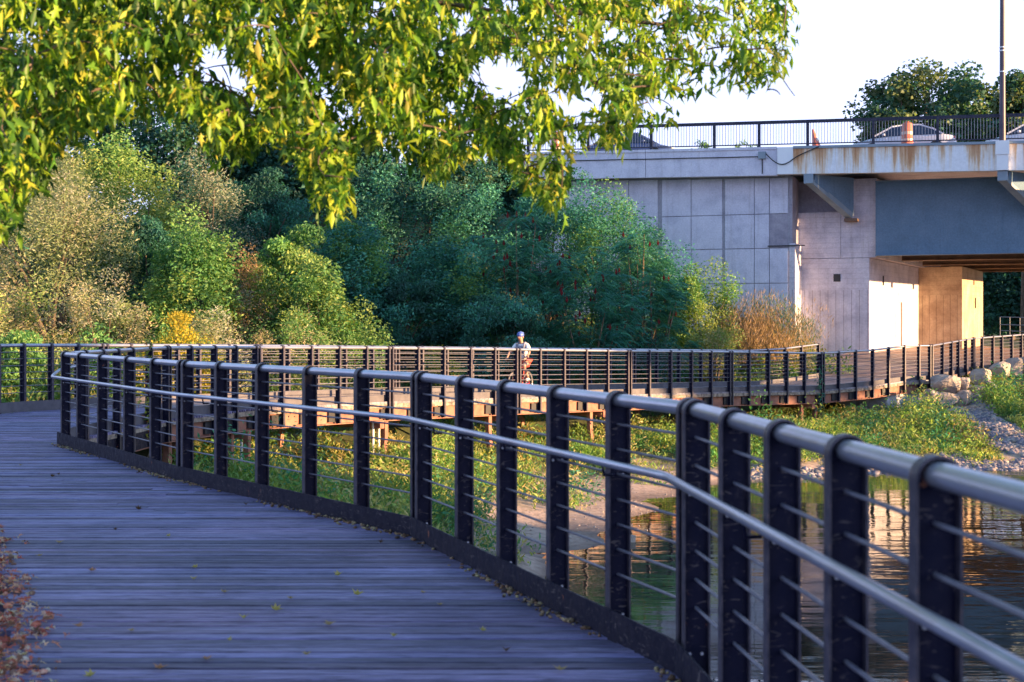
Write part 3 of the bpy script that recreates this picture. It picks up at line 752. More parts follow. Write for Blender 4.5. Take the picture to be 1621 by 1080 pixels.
M['tail_glass'] = mottled('tail_glass', [(.3, (.4, .02, .02)), (.7, (.5, .03, .03))], 3, .15, bs=0)
def car(label, s, t, col, flip=1, h=1.45, Lc=4.6, van=False):
    p = bl(s, t); root = empty('parked_car' if 0 else 'car', (p.x, p.y, ztop(s)-.2), ang+(0 if flip > 0 else math.pi), label=label, cat='car', group='cars on the bridge')
    l = Lc/2; mt = paint('car_paint', col)
    def cross(x, zb, zm, w, zt=None, wt=None):
        return x, zb, zm, w
    # lower body sections: (x, zbottom, ztop, halfwidth)
    secs = [(-l, .35, .62, .70), (-l+.12, .24, .86, .83), (-l+.7, .20, .95, .88), (-.6, .20, .95, .89), (.7, .20, .93, .89), (l-.9, .20, .86, .87), (l-.25, .24, .70, .80), (l, .34, .55, .66)]
    mb = MB(); vs = []
    for x, a, b, w in secs: vs += [(x, -w*.93, a), (x, w*.93, a), (x, w, (a+b)/2), (x, w*.95, b-.05), (x, w*.86, b), (x, -w*.86, b), (x, -w*.95, b-.05), (x, -w, (a+b)/2)]
    fs = []
    for i in range(len(secs)-1):
        for k in range(8): fs.append((i*8+k, (i+1)*8+k, (i+1)*8+(k+1) % 8, i*8+(k+1) % 8))
    fs += [tuple(range(8)), tuple(range((len(secs)-1)*8, len(secs)*8))[::-1]]
    mb.add(vs, fs, True); mb.build('body', mt, root)
    # cabin glass and roof (arched)
    if van: prof = [(-l+.15, .92), (-l+.3, h-.1), (-l+.9, h), (.2, h), (.9, h-.12), (1.6, .95)]
    else: prof = [(-l+.55, .93), (-l+1.05, h-.22), (-l+1.55, h-.03), (-.1, h), (.45, h-.07), (1.35, .91)]
    def gw(z): return .84-(z-.9)*.34
    vs = []
    for x, z in prof: vs += [(x, -gw(z), z), (x, gw(z), z)]
    n = len(prof); fs = [(2*i, 2*i+1, 2*i+3, 2*i+2) for i in range(n-1)]+[tuple(2*i for i in range(n)), tuple(2*i+1 for i in range(n))[::-1], (0, 2*n-2, 2*n-1, 1)]
    MB().add(vs, fs).build('window', M['glass'], root)
    mb = MB(); o = .012
    # roof skin
    roof = prof[1:-1]; vs = []
    for x, z in roof: vs += [(x, -gw(z)-o, z+o), (x, gw(z)+o, z+o), (x, gw(z)+o+.01, z-.07), (x, -gw(z)-o-.01, z-.07)]
    m_ = len(roof); fs = []
    for i in range(m_-1):
        for k in range(4): fs.append((i*4+k, i*4+(k+1) % 4, (i+1)*4+(k+1) % 4, (i+1)*4+k))
    fs += [(0, 1, 2, 3), tuple((m_-1)*4+k for k in range(4))[::-1]]
    mb.add(vs, fs, True); mb.build('roof', mt, root)
    mb = MB()
    for sd_ in (-1, 1):
        for (xa, za), (xb, zb) in ((prof[0], prof[1]), (prof[-1], prof[-2]), ((-.25, .93), (-.2, h-.04))):
            mb.bar((xa, sd_*(gw(za)+.005), za), (xb, sd_*(gw(zb)+.005), zb), .05, .07)
    mb.build('pillars', mt, root)
    for x in (-l+.85, l-.9):
        for sd_ in (-1, 1):
            wh = MB().tube([(x, sd_*.70, .32), (x, sd_*.90, .32)], .32, 18).build('wheel', M['tyre'], root)
            MB().tube([(x, sd_*.89, .32), (x, sd_*.91, .32)], .20, 14).build('rim', M['alloy'], wh)
    for sd_ in (-1, 1):
        MB().ball((l-.12, sd_*.58, .62), (.12, .15, .07)).build('headlight', M['lamp_glass'], root)
        MB().ball((-l+.08, sd_*.62, .76), (.06, .14, .08)).build('tail_light', M['tail_glass'], root)
        MB().ball((.85, sd_*.97, .98), (.09, .08, .06)).build('mirror', mt, root)
    return root
car('dark blue car on the bridge, half hidden behind the hanging maple leaves', sx(1000, 3.6), 3.6, (.05, .08, .2), 1, 1.5)
car('silver car on the bridge behind the orange barrel', sx(1432, 3.4), 3.4, (.55, .57, .66), -1, 1.46)
car('pale car on the bridge at the right edge beyond the lamp post', sx(1645, 3.4), 3.4, (.62, .64, .72), -1, 1.48)
M['orange'] = mottled('barrel_orange', [(.3, (.58, .15, .09)), (.7, (.68, .22, .14))], 4, .45, bs=.05)
M['reflect'] = mottled('barrel_band', [(.3, (.62, .42, .34)), (.7, (.75, .55, .45))], 4, .35, bs=.05)
def barrel(label, s, t, h=1.05, r=.27):
    p = bl(s, t); root = empty('traffic_barrel', (p.x, p.y, ztop(s)-.058), ang, label=label, cat='traffic barrel', group='orange barrels on the bridge')
    MB().tube([(0, 0, 0), (0, 0, .1), (0, 0, .101), (0, 0, h-.03), (0, 0, h)], [r*1.25, r*1.2, r, r*.82, r*.7], 16).build('drum', M['orange'], root)
    for z in (.28, .60):
        k = r*(1-.18*z/h)*1.012
        MB().tube([(0, 0, z), (0, 0, z+.13)], k, 16).build('band', M['reflect'], root)
    MB().tube([(-.08, 0, h-.01), (-.07, 0, h+.06), (.07, 0, h+.06), (.08, 0, h-.01)], .018, 6).build('handle', M['orange'], root)
barrel('orange barrel standing in front of the silver car on the bridge', sx(1436, 1.0), 1.0, 1.12)
barrel('orange barrel behind the maple leaves at the left end of the bridge railing', sx(880, 1.0), 1.0, 1.1)
# traffic cone leaning
s = sx(1289, .9); p = bl(s, .9)
cone = empty('traffic_cone', (p.x, p.y, ztop(s)-.058), ang, label='narrow orange cone leaning behind the bridge railing, left of the silver car', cat='traffic cone')
MB().tube([(.12, 0, .04), (-.06, 0, .95)], [.22, .05], 14).build('cone', M['orange'], cone)
MB().tube([(.055, 0, .38), (.01, 0, .60)], [.155, .115], 14).build('band', M['reflect'], cone)
mb = MB(); mb.box((-.15, -.25, 0), (.38, .25, .04)); mb.build('base', M['orange'], cone)

# ------------------------------------------------------------------ foliage engine
def leaf_geo(Pp, size, rg, aspect=.42, droop=.3, fold=.25, updir=None):
    n = len(Pp); th = rg.uniform(0, 2*np.pi, n); el = rg.normal(-droop, .45, n)
    d = np.stack([np.cos(th)*np.cos(el), np.sin(th)*np.cos(el), np.sin(el)], 1)
    if updir is not None: d = d+updir; d /= np.linalg.norm(d, axis=1)[:, None]
    r = rg.normal(0, 1, (n, 3)); r[:, 2] += .8*np.sign(rg.uniform(-.3, 1, n)); s = np.cross(d, r); s /= np.linalg.norm(s, axis=1)[:, None]+1e-9
    nn = np.cross(s, d); L = (size*rg.uniform(.6, 1.3, n))[:, None]; w = L*aspect
    mid = Pp+d*L*.45
    v = np.stack([Pp, mid+s*w*.5+nn*w*fold, Pp+d*L, mid-s*w*.5+nn*w*fold], 1).reshape(-1, 3)
    b = np.arange(n)*4
    f = np.concatenate([np.stack([b, b+1, b+2], 1), np.stack([b, b+2, b+3], 1)], 0)
    return v, f
def lobed_geo(Pp, size, rg, droop=1.0, flat=False):
    """maple leaf with five pointed lobes, hanging"""
    out = [(0, 0), (.07, .16), (.33, .24), (.12, .34), (.34, .66), (.13, .58), (.0, 1.05), (-.13, .58), (-.34, .66), (-.12, .34), (-.33, .24), (-.07, .16)]
    o = np.array(out); n = len(Pp); th = rg.uniform(0, 2*np.pi, n); el = rg.normal(-droop, .42, n)
    d = np.stack([np.cos(th)*np.cos(el), np.sin(th)*np.cos(el), np.sin(el)], 1)
    r = rg.normal(0, 1, (n, 3))
    if flat: r = r*.35+np.array([0, 0, 1.]); d[:, 2] *= .35; d /= np.linalg.norm(d, axis=1)[:, None]
    s = np.cross(d, r); s /= np.linalg.norm(s, axis=1)[:, None]
    nn = np.cross(s, d); L = (size*rg.uniform(.5, 1.35, n))[:, None]; wd = rg.uniform(.45, .95, n)[:, None]
    vs = []
    for x, yy in out:
        bend = -(yy**2)*.30+abs(x)*rg.uniform(.1, .9, n)[:, None]
        vs.append(Pp+s*x*L*wd+d*yy*L+nn*bend*L)
    c = Pp+d*.34*L
    v = np.stack(vs+[c], 1).reshape(-1, 3); k = len(out); b = np.arange(n)*(k+1)
    f = np.concatenate([np.stack([b+k, b+i, b+(i+1) % k], 1) for i in range(k)], 0)
    return v, f, k+1
def tints(n, pal, rg, per, clump=None, jit=.18):
    pal = np.array(pal, float); pi = rg.integers(0, len(pal), n) if clump is None else clump
    c = pal[pi % len(pal)]*rg.uniform(1-jit, 1+jit, (n, 1))*rg.uniform(.93, 1.07, (n, 3))
    return np.repeat(np.clip(c, 0, 1), per, 0)
def clumps(rad, nc, rg, k=.33, base_cut=-.75):
    """sub-clump centres and radii spread through an ellipsoid of radii rad"""
    out = []
    while len(out) < nc:
        p = rg.normal(0, 1, 3); p /= np.linalg.norm(p); p *= rg.uniform(.25, 1)**.5
        if p[2] < base_cut: continue
        out.append(p)
    C = np.array(out)*np.array(rad)*(1-k*.6); rr = np.mean(rad)*k*rg.uniform(.6, 1.25, nc)
    return C, rr
def shell_pts(C, rr, per, rg, flat=.85):
    n = len(C)*per; q = rg.normal(0, 1, (n, 3)); q /= np.linalg.norm(q, axis=1)[:, None]
    q *= (rg.uniform(.15, 1, n)**.45)[:, None]; q[:, 2] *= flat
    ci = np.repeat(np.arange(len(C)), per)
    return C[ci]+q*rr[ci][:, None]+rg.normal(0, .02, (n, 3)), ci
PAL = {
 'olive': [(.30, .34, .20), (.24, .29, .15), (.38, .37, .26), (.19, .25, .12)],
 'tan': [(.42, .40, .22), (.33, .37, .18), (.48, .40, .26), (.24, .32, .14)],
 'silver': [(.34, .36, .30), (.25, .30, .22), (.42, .39, .33)],
 'green': [(.10, .25, .08), (.14, .30, .10), (.08, .20, .07), (.20, .33, .11)],
 'lime': [(.26, .36, .10), (.20, .31, .09), (.34, .40, .13), (.15, .26, .08)],
 'yellow': [(.58, .44, .04), (.48, .38, .05), (.30, .32, .06)],
 'teal': [(.045, .21, .18), (.065, .27, .22), (.04, .16, .15), (.10, .32, .23)],
 'dark': [(.03, .12, .10), (.045, .16, .12), (.025, .09, .08)],
 'brown': [(.38, .25, .16), (.30, .20, .12), (.48, .33, .21)],
 'far': [(.05, .13, .10), (.06, .15, .10), (.13, .17, .08)],
}
def plant(name, label, cat, x, y, rad, pal, seed, nc=26, per=130, leaf=.13, aspect=.45, k=.33, base=None, trunk=.09, height=None, droop=.3, group=None, flat=.85, upw=None, smat='bark', pal2=None, p2=.0, cones=False):
    """a bush or tree standing at x,y; rad = crown radii; crown centre height = height above the ground"""
    rg = np.random.default_rng(seed); z0 = tz(x, y) if base is None else base
    root = empty(name, (x, y, z0), 0, label=label, cat=cat, group=group)
    hc = height if height is not None else rad[2]*.85
    C, rr = clumps(rad, nc, rg, k)
    Pp, ci = shell_pts(C, rr, per, rg, flat)
    Pp[:, 2] += hc; Pp[:, 2] = np.maximum(Pp[:, 2], .02+rg.uniform(0, .12, len(Pp)))
    v, f = leaf_geo(Pp, leaf, rg, aspect, droop, .25, upw)
    pp = np.array(PAL[pal]); cl = rg.integers(0, len(pp), nc)[ci]
    mixm = rg.uniform(0, 1, len(ci)) < .35; cl = np.where(mixm, rg.integers(0, len(pp), len(ci)), cl)
    col = pp[cl]
    if pal2:
        pq_ = np.array(PAL[pal2]); sel = (rg.uniform(0, 1, nc) < p2)[ci] & (rg.uniform(0, 1, len(ci)) < .8)
        col = np.where(sel[:, None], pq_[rg.integers(0, len(pq_), len(ci))], col)
    col = col*rg.uniform(.82, 1.18, (len(ci), 1))*rg.uniform(.78, 1.25, (nc, 1))[ci]
    obj('foliage', np_mesh('foliage', v, f, M['leaf'], np.repeat(col, 4, 0)), root)
    mb = MB(); ns = 1 if height is not None else 5
    for i in range(min(nc, 12 if height is None else 9)):
        c = C[i]; bx_ = rg.normal(0, .12*(height is None)*rad[0], 2)
        if height is not None:
            mb.tube([(0, 0, hc*.35), (c[0]*.3, c[1]*.3, hc*.35+(c[2]+hc*.65)*.45), (c[0], c[1], c[2]+hc)], [trunk*.55, trunk*.3, trunk*.08], 5)
        else:
            mb.tube([(bx_[0], bx_[1], -.15), (bx_[0]*.6+c[0]*.35, bx_[1]*.6+c[1]*.35, max(.2, (c[2]+hc)*.5)), (c[0], c[1], max(.3, c[2]+hc))], [trunk*.6, trunk*.35, trunk*.1], 5)
    if height is not None: mb.tube([(0, 0, -.3), (.03, 0, hc*.3), (0, .04, hc*.75), (0, 0, hc+rad[2]*.4)], [trunk*1.2, trunk, trunk*.6, trunk*.2], 8)
    mb.build('trunk' if height is not None else 'stems', M[smat], root)
    if cones:
        mb = MB()
        top = np.argsort(-Pp[:, 2]-rg.uniform(0, rad[2]*1.2, len(Pp)))[:cones]
        for q in top: mb.ball(Vector(Pp[q])+Vector((0, 0, .12)), (.05, .05, .12), 5, 4)
        mb.build('seed_heads', M['seed'], root)
    return root
M['seed'] = mottled('seed_red', [(.3, (.10, .015, .015)), (.7, (.18, .03, .025))], 9, .8)
def fronds(name, label, x, y, rad, seed, n=260, L=.5, pal='teal', base=None, cones=40):
    """sumac: arching pinnate fronds"""
    rg = np.random.default_rng(seed); z0 = tz(x, y) if base is None else base
    root = empty(name, (x, y, z0), 0, label=label, cat='bush', group='sumac bushes below the abutment')
    hc = rad[2]*.8; Vv = []; Ff = []; Cc = []; nb_ = 0
    C, rr = clumps(rad, 64, rg, .24); ci = rg.integers(0, 64, n)
    q = rg.normal(0, 1, (n, 3)); q[:, 2] = q[:, 2]*.8+.3; q /= np.linalg.norm(q, axis=1)[:, None]
    Pp = C[ci]+q*(rr[ci]*rg.uniform(.3, .8, n))[:, None]; Pp[:, 2] += hc; Pp[:, 2] = np.maximum(Pp[:, 2], .3)
    out = Pp-np.array([0, 0, hc]); out /= np.linalg.norm(out, axis=1)[:, None]+1e-9
    th = np.arctan2(out[:, 1], out[:, 0])+rg.normal(0, .9, n)
    d = np.stack([np.cos(th), np.sin(th), np.zeros(n)], 1); s = np.stack([-np.sin(th), np.cos(th), np.zeros(n)], 1)
    Ls = L*rg.uniform(.7, 1.25, n); pp = np.array(PAL[pal]); col0 = pp[rg.integers(0, len(pp), n)]*rg.uniform(.75, 1.3, (n, 1))
    K = 9; rg2 = rg.uniform(.0, .8, n)
    for j in range(K):
        u = (j+.6)/K
        c = Pp+d*(Ls*u)[:, None]; c[:, 2] += Ls*(rg2*u-.95*u*u)
        for sg in (-1, 1):
            ll = (Ls*.30*math.sin(math.pi*(.15+.8*u)))[:, None]
            tip = c+s*sg*ll+d*ll*.45; tip[:, 2] -= ll[:, 0]*rg.uniform(.2, .7, n)
            w = d*ll*.16
            v = np.stack([c-w*.4, c*.5+tip*.5-w, tip, c*.5+tip*.5+w], 1).reshape(-1, 3)
            b = np.arange(n)*4+nb_; nb_ += 4*n
            Vv.append(v); Ff.append(np.concatenate([np.stack([b, b+1, b+2], 1), np.stack([b, b+2, b+3], 1)], 0)); Cc.append(np.repeat(col0*rg.uniform(.9, 1.1, (n, 1)), 4, 0))
    sel = [i for i in rg.integers(0, n, cones) if Pp[i][2] > hc*.8]
    if sel:
        c = Pp[sel]+np.array([0, 0, .08]); m_ = len(c)
        for q_ in range(3):
            a_ = q_*1.05; e_ = np.array([math.cos(a_), math.sin(a_), 0])*.055
            v = np.stack([c, c+e_+np.array([0, 0, .1]), c+np.array([0, 0, .28]), c-e_+np.array([0, 0, .1])], 1).reshape(-1, 3)
            b = np.arange(m_)*4+nb_; nb_ += 4*m_
            Vv.append(v); Ff.append(np.concatenate([np.stack([b, b+1, b+2], 1), np.stack([b, b+2, b+3], 1)], 0)); Cc.append(np.tile(np.array([[.22, .03, .04]]), (4*m_, 1)))
    obj('foliage', np_mesh('foliage', np.concatenate(Vv), np.concatenate(Ff), M['leaf'], np.concatenate(Cc)), root)
    mb = MB()
    for i in range(14):
        c = C[i]; mb.tube([(c[0]*.12, c[1]*.12, -.2), (c[0]*.5, c[1]*.5, (c[2]+hc)*.5), (c[0], c[1], c[2]+hc)], [.06, .04, .015], 5)
    mb.build('stems', M['dead_stem'], root)
    return root
def at(px, py, d): p = W(px, py, d); return p
GB = 'bushes on the hillside'
def bush_px(label, px, top, bot, w, d, pal, seed, **k):
    """bush whose crown spans photo rows top..bot and width w at distance d, stood on the ground below it"""
    s = F/d; x = (px-810.5)/s; g = tz(x, d); zt = EYE-(top-HOR)/s; rz = max(.35, (zt-g)/2*1.02)
    rad = (w/s/2, w/s/2*.8, rz)
    dens = max(16, int(rad[0]*rad[2]*9)); 
    k.setdefault('nc', min(60, dens)); k.setdefault('per', 360); k.setdefault('k', .29 if rad[0] > 1.5 else .42)
    if pal in ('olive', 'tan', 'silver', 'brown'): k.setdefault('aspect', .28); k.setdefault('upw', np.array([.1, 0, .7])); k.setdefault('flat', 1.25)
    elif seed % 3 == 0: k.setdefault('flat', .6); k.setdefault('droop', .7)
    elif seed % 3 == 1: k.setdefault('flat', 1.1)
    name = k.pop('name', 'bush'); cat = k.pop('cat', 'bush')
    return plant(name, label, cat, x, d, rad, pal, seed, group=k.pop('group', GB), **k)
B = [
 ('grey-olive bush, large, at the left edge beneath the maple', 70, 235, 0, 330, 43, 'olive', dict(leaf=.13, pal2='silver', p2=.35)),
 ('tan and gold bush low at the far left behind the railing', 25, 420, 0, 170, 38.5, 'tan', dict(leaf=.11, pal2='lime', p2=.3)),
 ('pinkish tan bush left of the yellow goldenrod', 165, 385, 0, 190, 38.5, 'tan', dict(leaf=.10, pal2='silver', p2=.3)),
 ('yellow-green tree crown standing high on the left hillside', 200, 165, 0, 210, 50, 'lime', dict(leaf=.15, pal2='green', p2=.25)),
 ('olive-brown tree behind the grey-olive bush', 105, 185, 0, 200, 52, 'tan', dict(leaf=.14, pal2='lime', p2=.3)),
 ('dark hollow bush left of the round green bush', 225, 290, 0, 150, 45, 'dark', dict(leaf=.13)),
 ('round bright green bush in the middle of the left hillside', 305, 290, 0, 190, 42.5, 'green', dict(leaf=.13, pal2='lime', p2=.2)),
 ('dim grey-green tree above the round green bush', 330, 205, 0, 190, 54, 'silver', dict(leaf=.14, pal2='dark', p2=.6)),
 ('tall green bush with yellow tips right of the brown dead bush', 455, 290, 0, 170, 44, 'green', dict(leaf=.14, pal2='lime', p2=.4)),
 ('yellow-green bush with pale leaves at the end of the lit slope', 510, 385, 0, 170, 42, 'lime', dict(leaf=.13, pal2='green', p2=.4)),
 ('brown dead bush between two green bushes', 390, 360, 0, 90, 43, 'brown', dict(leaf=.10, pal2='silver', p2=.5, k=.35)),
 ('silvery bush low behind the railing right of the goldenrod', 350, 445, 0, 130, 38, 'silver', dict(leaf=.10, pal2='tan', p2=.3)),
 ('tan-green bush low behind the railing below the pale leaves', 450, 465, 0, 170, 39.5, 'tan', dict(leaf=.10, pal2='green', p2=.45)),
 ('low green bush at the foot of the dark trees', 560, 480, 0, 150, 41.5, 'green', dict(leaf=.11, pal2='silver', p2=.3)),
 ('dark green tree between the lit slope and the teal trees', 420, 235, 0, 190, 57, 'dark', dict(leaf=.15, pal2='teal', p2=.4)),
 ('teal green tree left of the dark hollow', 560, 300, 0, 170, 50, 'teal', dict(leaf=.14, pal2='green', p2=.3)),
 ('very dark tree behind the teal trees', 640, 215, 0, 260, 62, 'dark', dict(leaf=.17, pal2='teal', p2=.4)),
 ('dark teal bush in the shaded hollow', 640, 400, 0, 170, 50, 'dark', dict(leaf=.14, pal2='teal', p2=.5)),
 ('tall teal bush in front of the hollow', 715, 325, 0, 190, 51, 'teal', dict(leaf=.14, pal2='green', p2=.15)),
 ('shaded tree beneath the middle of the maple', 760, 225, 0, 220, 61, 'teal', dict(leaf=.16, pal2='dark', p2=.5)),
 ('teal treetop touching the left end of the bridge', 880, 215, 0, 190, 62, 'teal', dict(leaf=.15)),
 ('bright green vine-covered bush sloping down the abutment', 955, 262, 0, 215, 60, 'teal', dict(leaf=.14, pal2='green', p2=.45)),
 ('teal bush filling the slope between the vine-covered bush and the abutment', 1020, 335, 0, 200, 57.5, 'teal', dict(leaf=.13, pal2='green', p2=.2)),
 ('dim bush in the dark under the sumac', 790, 430, 0, 210, 48.5, 'dark', dict(leaf=.13, pal2='teal', p2=.4)),
 ('yellowing vine-covered shrub against the pale abutment', 1112, 390, 0, 135, 57, 'lime', dict(leaf=.12, pal2='green', p2=.5)),
 ('rusty brown dry brush at the foot of the abutment', 1215, 462, 0, 185, 57, 'brown', dict(leaf=.2, aspect=.10, droop=-.9, pal2='dark', p2=.3, per=420, nc=48, flat=.9, k=.5)),
 ('olive weedy brush left of the dry brown brush', 1130, 505, 0, 130, 55, 'tan', dict(leaf=.11, pal2='lime', p2=.4)),
 ('low dull bush at the foot of the sumac', 1010, 505, 0, 160, 52, 'dark', dict(leaf=.12, pal2='brown', p2=.3)),
 ('small green bush behind the posts where the back railing ends', 1245, 530, 0, 90, 57.5, 'tan', dict(leaf=.1, pal2='lime', p2=.6)),
 ('low green weeds hugging the back railing at the far left', 20, 500, 0, 120, 34, 'green', dict(leaf=.12, pal2='lime', p2=.4)),
 ('low green weeds behind the railing left of the goldenrod', 130, 505, 0, 170, 35.5, 'green', dict(leaf=.11, pal2='olive', p2=.5)),
]
for i, (lab, px, top, bot, w, d, pal, kw) in enumerate(B):
    kw = dict(kw)
    if top < 250: kw.update(name='tree', cat='tree', trunk=.16)
    bush_px(lab, px, top, bot, w, d, pal, 100+i, **kw)
# goldenrod
for i, (px, top, w, lab) in enumerate(((272, 452, 95, 'yellow goldenrod clump, brightest, low on the left slope'), (240, 495, 80, 'yellow goldenrod clump left of and below the brightest one'),
                                  (322, 488, 80, 'dull yellow goldenrod clump right of the brightest one'), (700, 515, 90, 'dim yellow goldenrod under the teal bushes'))):
    bush_px(lab, px, top, 0, w, 35.6 if i < 3 else 44, 'yellow', 300+i, leaf=.07, k=.52, aspect=.5, pal2='green', p2=.3, name='goldenrod', cat='wildflower', group='goldenrod clumps')
def fr_px(label, px, top, w, d, seed, **k):
    s = F/d; x = (px-810.5)/s; g = tz(x, d); zt = EYE-(top-HOR)/s
    return fronds('sumac_bush', label, x, d, (w/s/2, w/s/2*.8, (zt-g)/1.75), seed, **k)
fr_px('broad sumac bush with dark red seed heads behind the cyclist', 820, 320, 230, 52, 401, n=1700, cones=90)
fr_px('sumac bush with long drooping fronds right of the cyclist', 930, 375, 200, 51, 402, n=1500, cones=50)
fr_px('sumac bush with spreading fronds against the pale abutment', 1015, 355, 150, 56, 403, n=1200, cones=16)
fr_px('rounded sumac bush at the corner of the abutment slope', 1035, 420, 150, 54, 404, n=1000, cones=12)

# far trees beyond the bridge and under it
FT = [(1465, 76, 228, 100, 'rounded broad tree above the bridge railing right of centre', 'far'), (1408, 145, 100, 97, 'low left shoulder tree beside the broad tree above the bridge', 'far'),
      (1545, 120, 150, 104, 'shorter tree between the broad tree and the lamp post', 'far'), (1625, 95, 130, 96, 'tree at the right edge behind the lamp post', 'far')]
for i, (px, top, w, d, lab, pal) in enumerate(FT):
    s = F/d; x = (px-810.5)/s; g = tz(x, d); zt = EYE-(top-HOR)/s; rz = 5.2
    plant('tree', lab, 'tree', x, d, (w/s/2, w/s/2, rz), pal, 500+i, nc=75, per=190, leaf=.34, k=.25, height=zt-g-rz, trunk=.4, group='trees beyond the bridge', aspect=.7)
for i, (px, d) in enumerate(((1565, 112), (1600, 106), (1640, 110), (1680, 104), (1585, 122), (1618, 124))):
    s = F/d; x = (px-810.5)/s
    plant('tree', ('dark tree seen through the gap under the bridge, beside the rear pier', 'dark tree in the middle of the gap under the bridge', 'dark tree at the right edge under the bridge', 'dark tree beyond the right edge under the bridge', 'farther dark tree low behind the others under the bridge', 'farthest dark tree under the bridge near the right edge')[i], 'tree', x, d, (3.4, 2.5, 4.6), 'dark', 520+i, nc=60, per=140, leaf=.34, k=.32, height=3.6, trunk=.3, group='trees under the bridge', aspect=.7)
for i, (px, w) in enumerate(((1105, 46), (1182, 50))):
    s_ = sx(px, 3.2); p = bl(s_, 3.2)
    plant('sapling', ('small sapling behind the bridge railing nearer the maple leaves', 'small sapling behind the bridge railing right of its twin')[i], 'sapling', p.x, p.y, (.65, .45, .55), 'green', 540+i, nc=12, per=26, leaf=.15, k=.4, base=ztop(s_)-.3, height=.75, trunk=.03, group='saplings on the bridge')
# trees on the hill crest behind everything on the left
for i, (px, top, w, d) in enumerate(((300, 118, 240, 78), (450, 175, 200, 80), (560, 200, 200, 76), (120, 130, 260, 80), (-20, 120, 240, 70), (700, 222, 180, 78), (820, 230, 150, 80), (-60, 200, 220, 48))):
    s = F/d; x = (px-810.5)/s; g = tz(x, d); zt = EYE-(top-HOR)/s; rz = (zt-g)/2
    plant('tree', ('dark crest tree seen through gaps in the maple at the left', 'crest tree behind the maple left of centre', 'crest tree behind the maple near centre', 'crest tree behind the maple at far left', 'crest tree at the left edge behind the maple',
          'low crest tree behind the maple right of centre', 'lowest crest tree by the end of the bridge railing', 'tree at the very left edge behind the bushes')[i], 'tree', x, d, (w/s/2, w/s/2, rz), 'dark', 560+i, nc=70, per=170, leaf=.3, k=.3, height=rz*1.05, trunk=.25, group='trees on the hill crest', pal2='far', p2=.4, aspect=.6)

# ------------------------------------------------------------------ off-frame woods added to shade the near boardwalk, far walkway and bushes
def wood_mass(name, label, pts, seed, leaf=.8, n=5200, bare=0):
    rg = np.random.default_rng(seed); Vv = []; Ff = []; nb_ = 0; Cc = []
    mb = MB()
    for (x, y, top, r) in pts:
        g0 = max(-2.2, tz(x, y)); g = max(g0, bare) if bare else g0; rz = (top-g)/2
        C, rr = clumps((r, r, rz), 26, rg, .36); C[:, 2] += g+rz
        Pp, ci = shell_pts(C, rr, n//26, rg)
        Pp = Pp+np.array([x, y, 0]); Pp[:, 2] = np.clip(Pp[:, 2], g, None)
        v, f = leaf_geo(Pp, leaf, rg, .75); Vv.append(v); Ff.append(f+nb_); nb_ += len(v)
        Cc.append(tints(len(Pp), PAL['green'], rg, 4))
        mb.tube([(x, y, g0-.5), (x, y, g+rz)], [.3, .2], 6)
    o = obj(name, np_mesh(name, np.concatenate(Vv), np.concatenate(Ff), M['leaf'], np.concatenate(Cc)))
    tag(o, label, 'shade wood', kind='stuff')
    mb.build('tree_trunks', M['bark'], o)
rgw = random.Random(5)
wood_mass('deck_shade_wood', 'unseen wood added to shade the near boardwalk', [(60+rgw.uniform(-3, 3)+(k % 2)*5, -56+k*2.5, 11.1+rgw.uniform(-.4, .5)+(3.0 if k > 19 else 0), 3.8) for k in range(24)], 71, n=9000)
wood_mass('walkway_shade_wood', 'unseen tall wood added to shade the far walkway', [(60+rgw.uniform(-2, 2)+(k % 2)*5, 24.2+k*1.15, 17+rgw.uniform(-1.5, 1.0), 2.8) for k in range(8)], 72, n=6500, bare=4.7)

# ------------------------------------------------------------------ bank vegetation (uncountable ground cover)
def weeds(name, label, n, region, pal, seed, leaf=.14, hmax=.6, aspect=.3, dens=None, cat='weeds', upw=(0, 0, .9), clump=14):
    rg = np.random.default_rng(seed); x0, x1, y0, y1 = region
    nc = n//clump; xs = rg.uniform(x0, x1, nc*3); ys = rg.uniform(y0, y1, nc*3)
    z = terrain(xs, ys); keep = dens(xs, ys, z, rg)
    xs, ys, z = xs[keep][:nc], ys[keep][:nc], z[keep][:nc]; m = len(xs)
    big = .5+.25*np.sin(xs*2.3+2*np.cos(ys*1.7)+seed)+.25*np.cos(ys*2.6+1.5*np.sin(xs*1.3))
    h = hmax*rg.uniform(.3, 1, m)*(.15+1.1*big**1.3)
    ci = np.repeat(np.arange(m), clump); u = rg.uniform(0, 1, len(ci))**.8
    Pp = np.stack([xs[ci]+rg.normal(0, .13, len(ci)), ys[ci]+rg.normal(0, .13, len(ci)), z[ci]-.03+h[ci]*u], 1)
    v, f = leaf_geo(Pp, leaf, rg, aspect, .1, .2, np.array(upw))
    pp = np.array(PAL[pal] if isinstance(pal, str) else pal)
    patch = np.floor((np.sin(xs*1.6+1.3+np.cos(ys*2.1))+np.cos(ys*1.5+xs*.9)+2+rg.uniform(-.6, .6, m))*len(pp)/4.01).astype(int) % len(pp)
    col = pp[patch[ci]]*rg.uniform(.75, 1.25, (len(ci), 1))
    o = obj(name, np_mesh(name, v, f, M['leaf'], np.repeat(col, 4, 0))); return tag(o, label, cat, kind='stuff')
BANK = [(.15, .29, .07), (.25, .34, .09), (.36, .38, .12), (.09, .23, .09), (.44, .36, .15), (.22, .32, .08)]
def walk_side(xs, ys):   # signed: distance in front of the far walkway's river edge
    return None
inx = np.array([p.y for p in inner]); inxx = np.array([p.x for p in inner])
def river_side(xs, ys, m=0.):  # True if on the river side of inner polyline or beneath it
    yl = np.interp(xs, inxx[2:], inx[2:]); return ys < yl+m
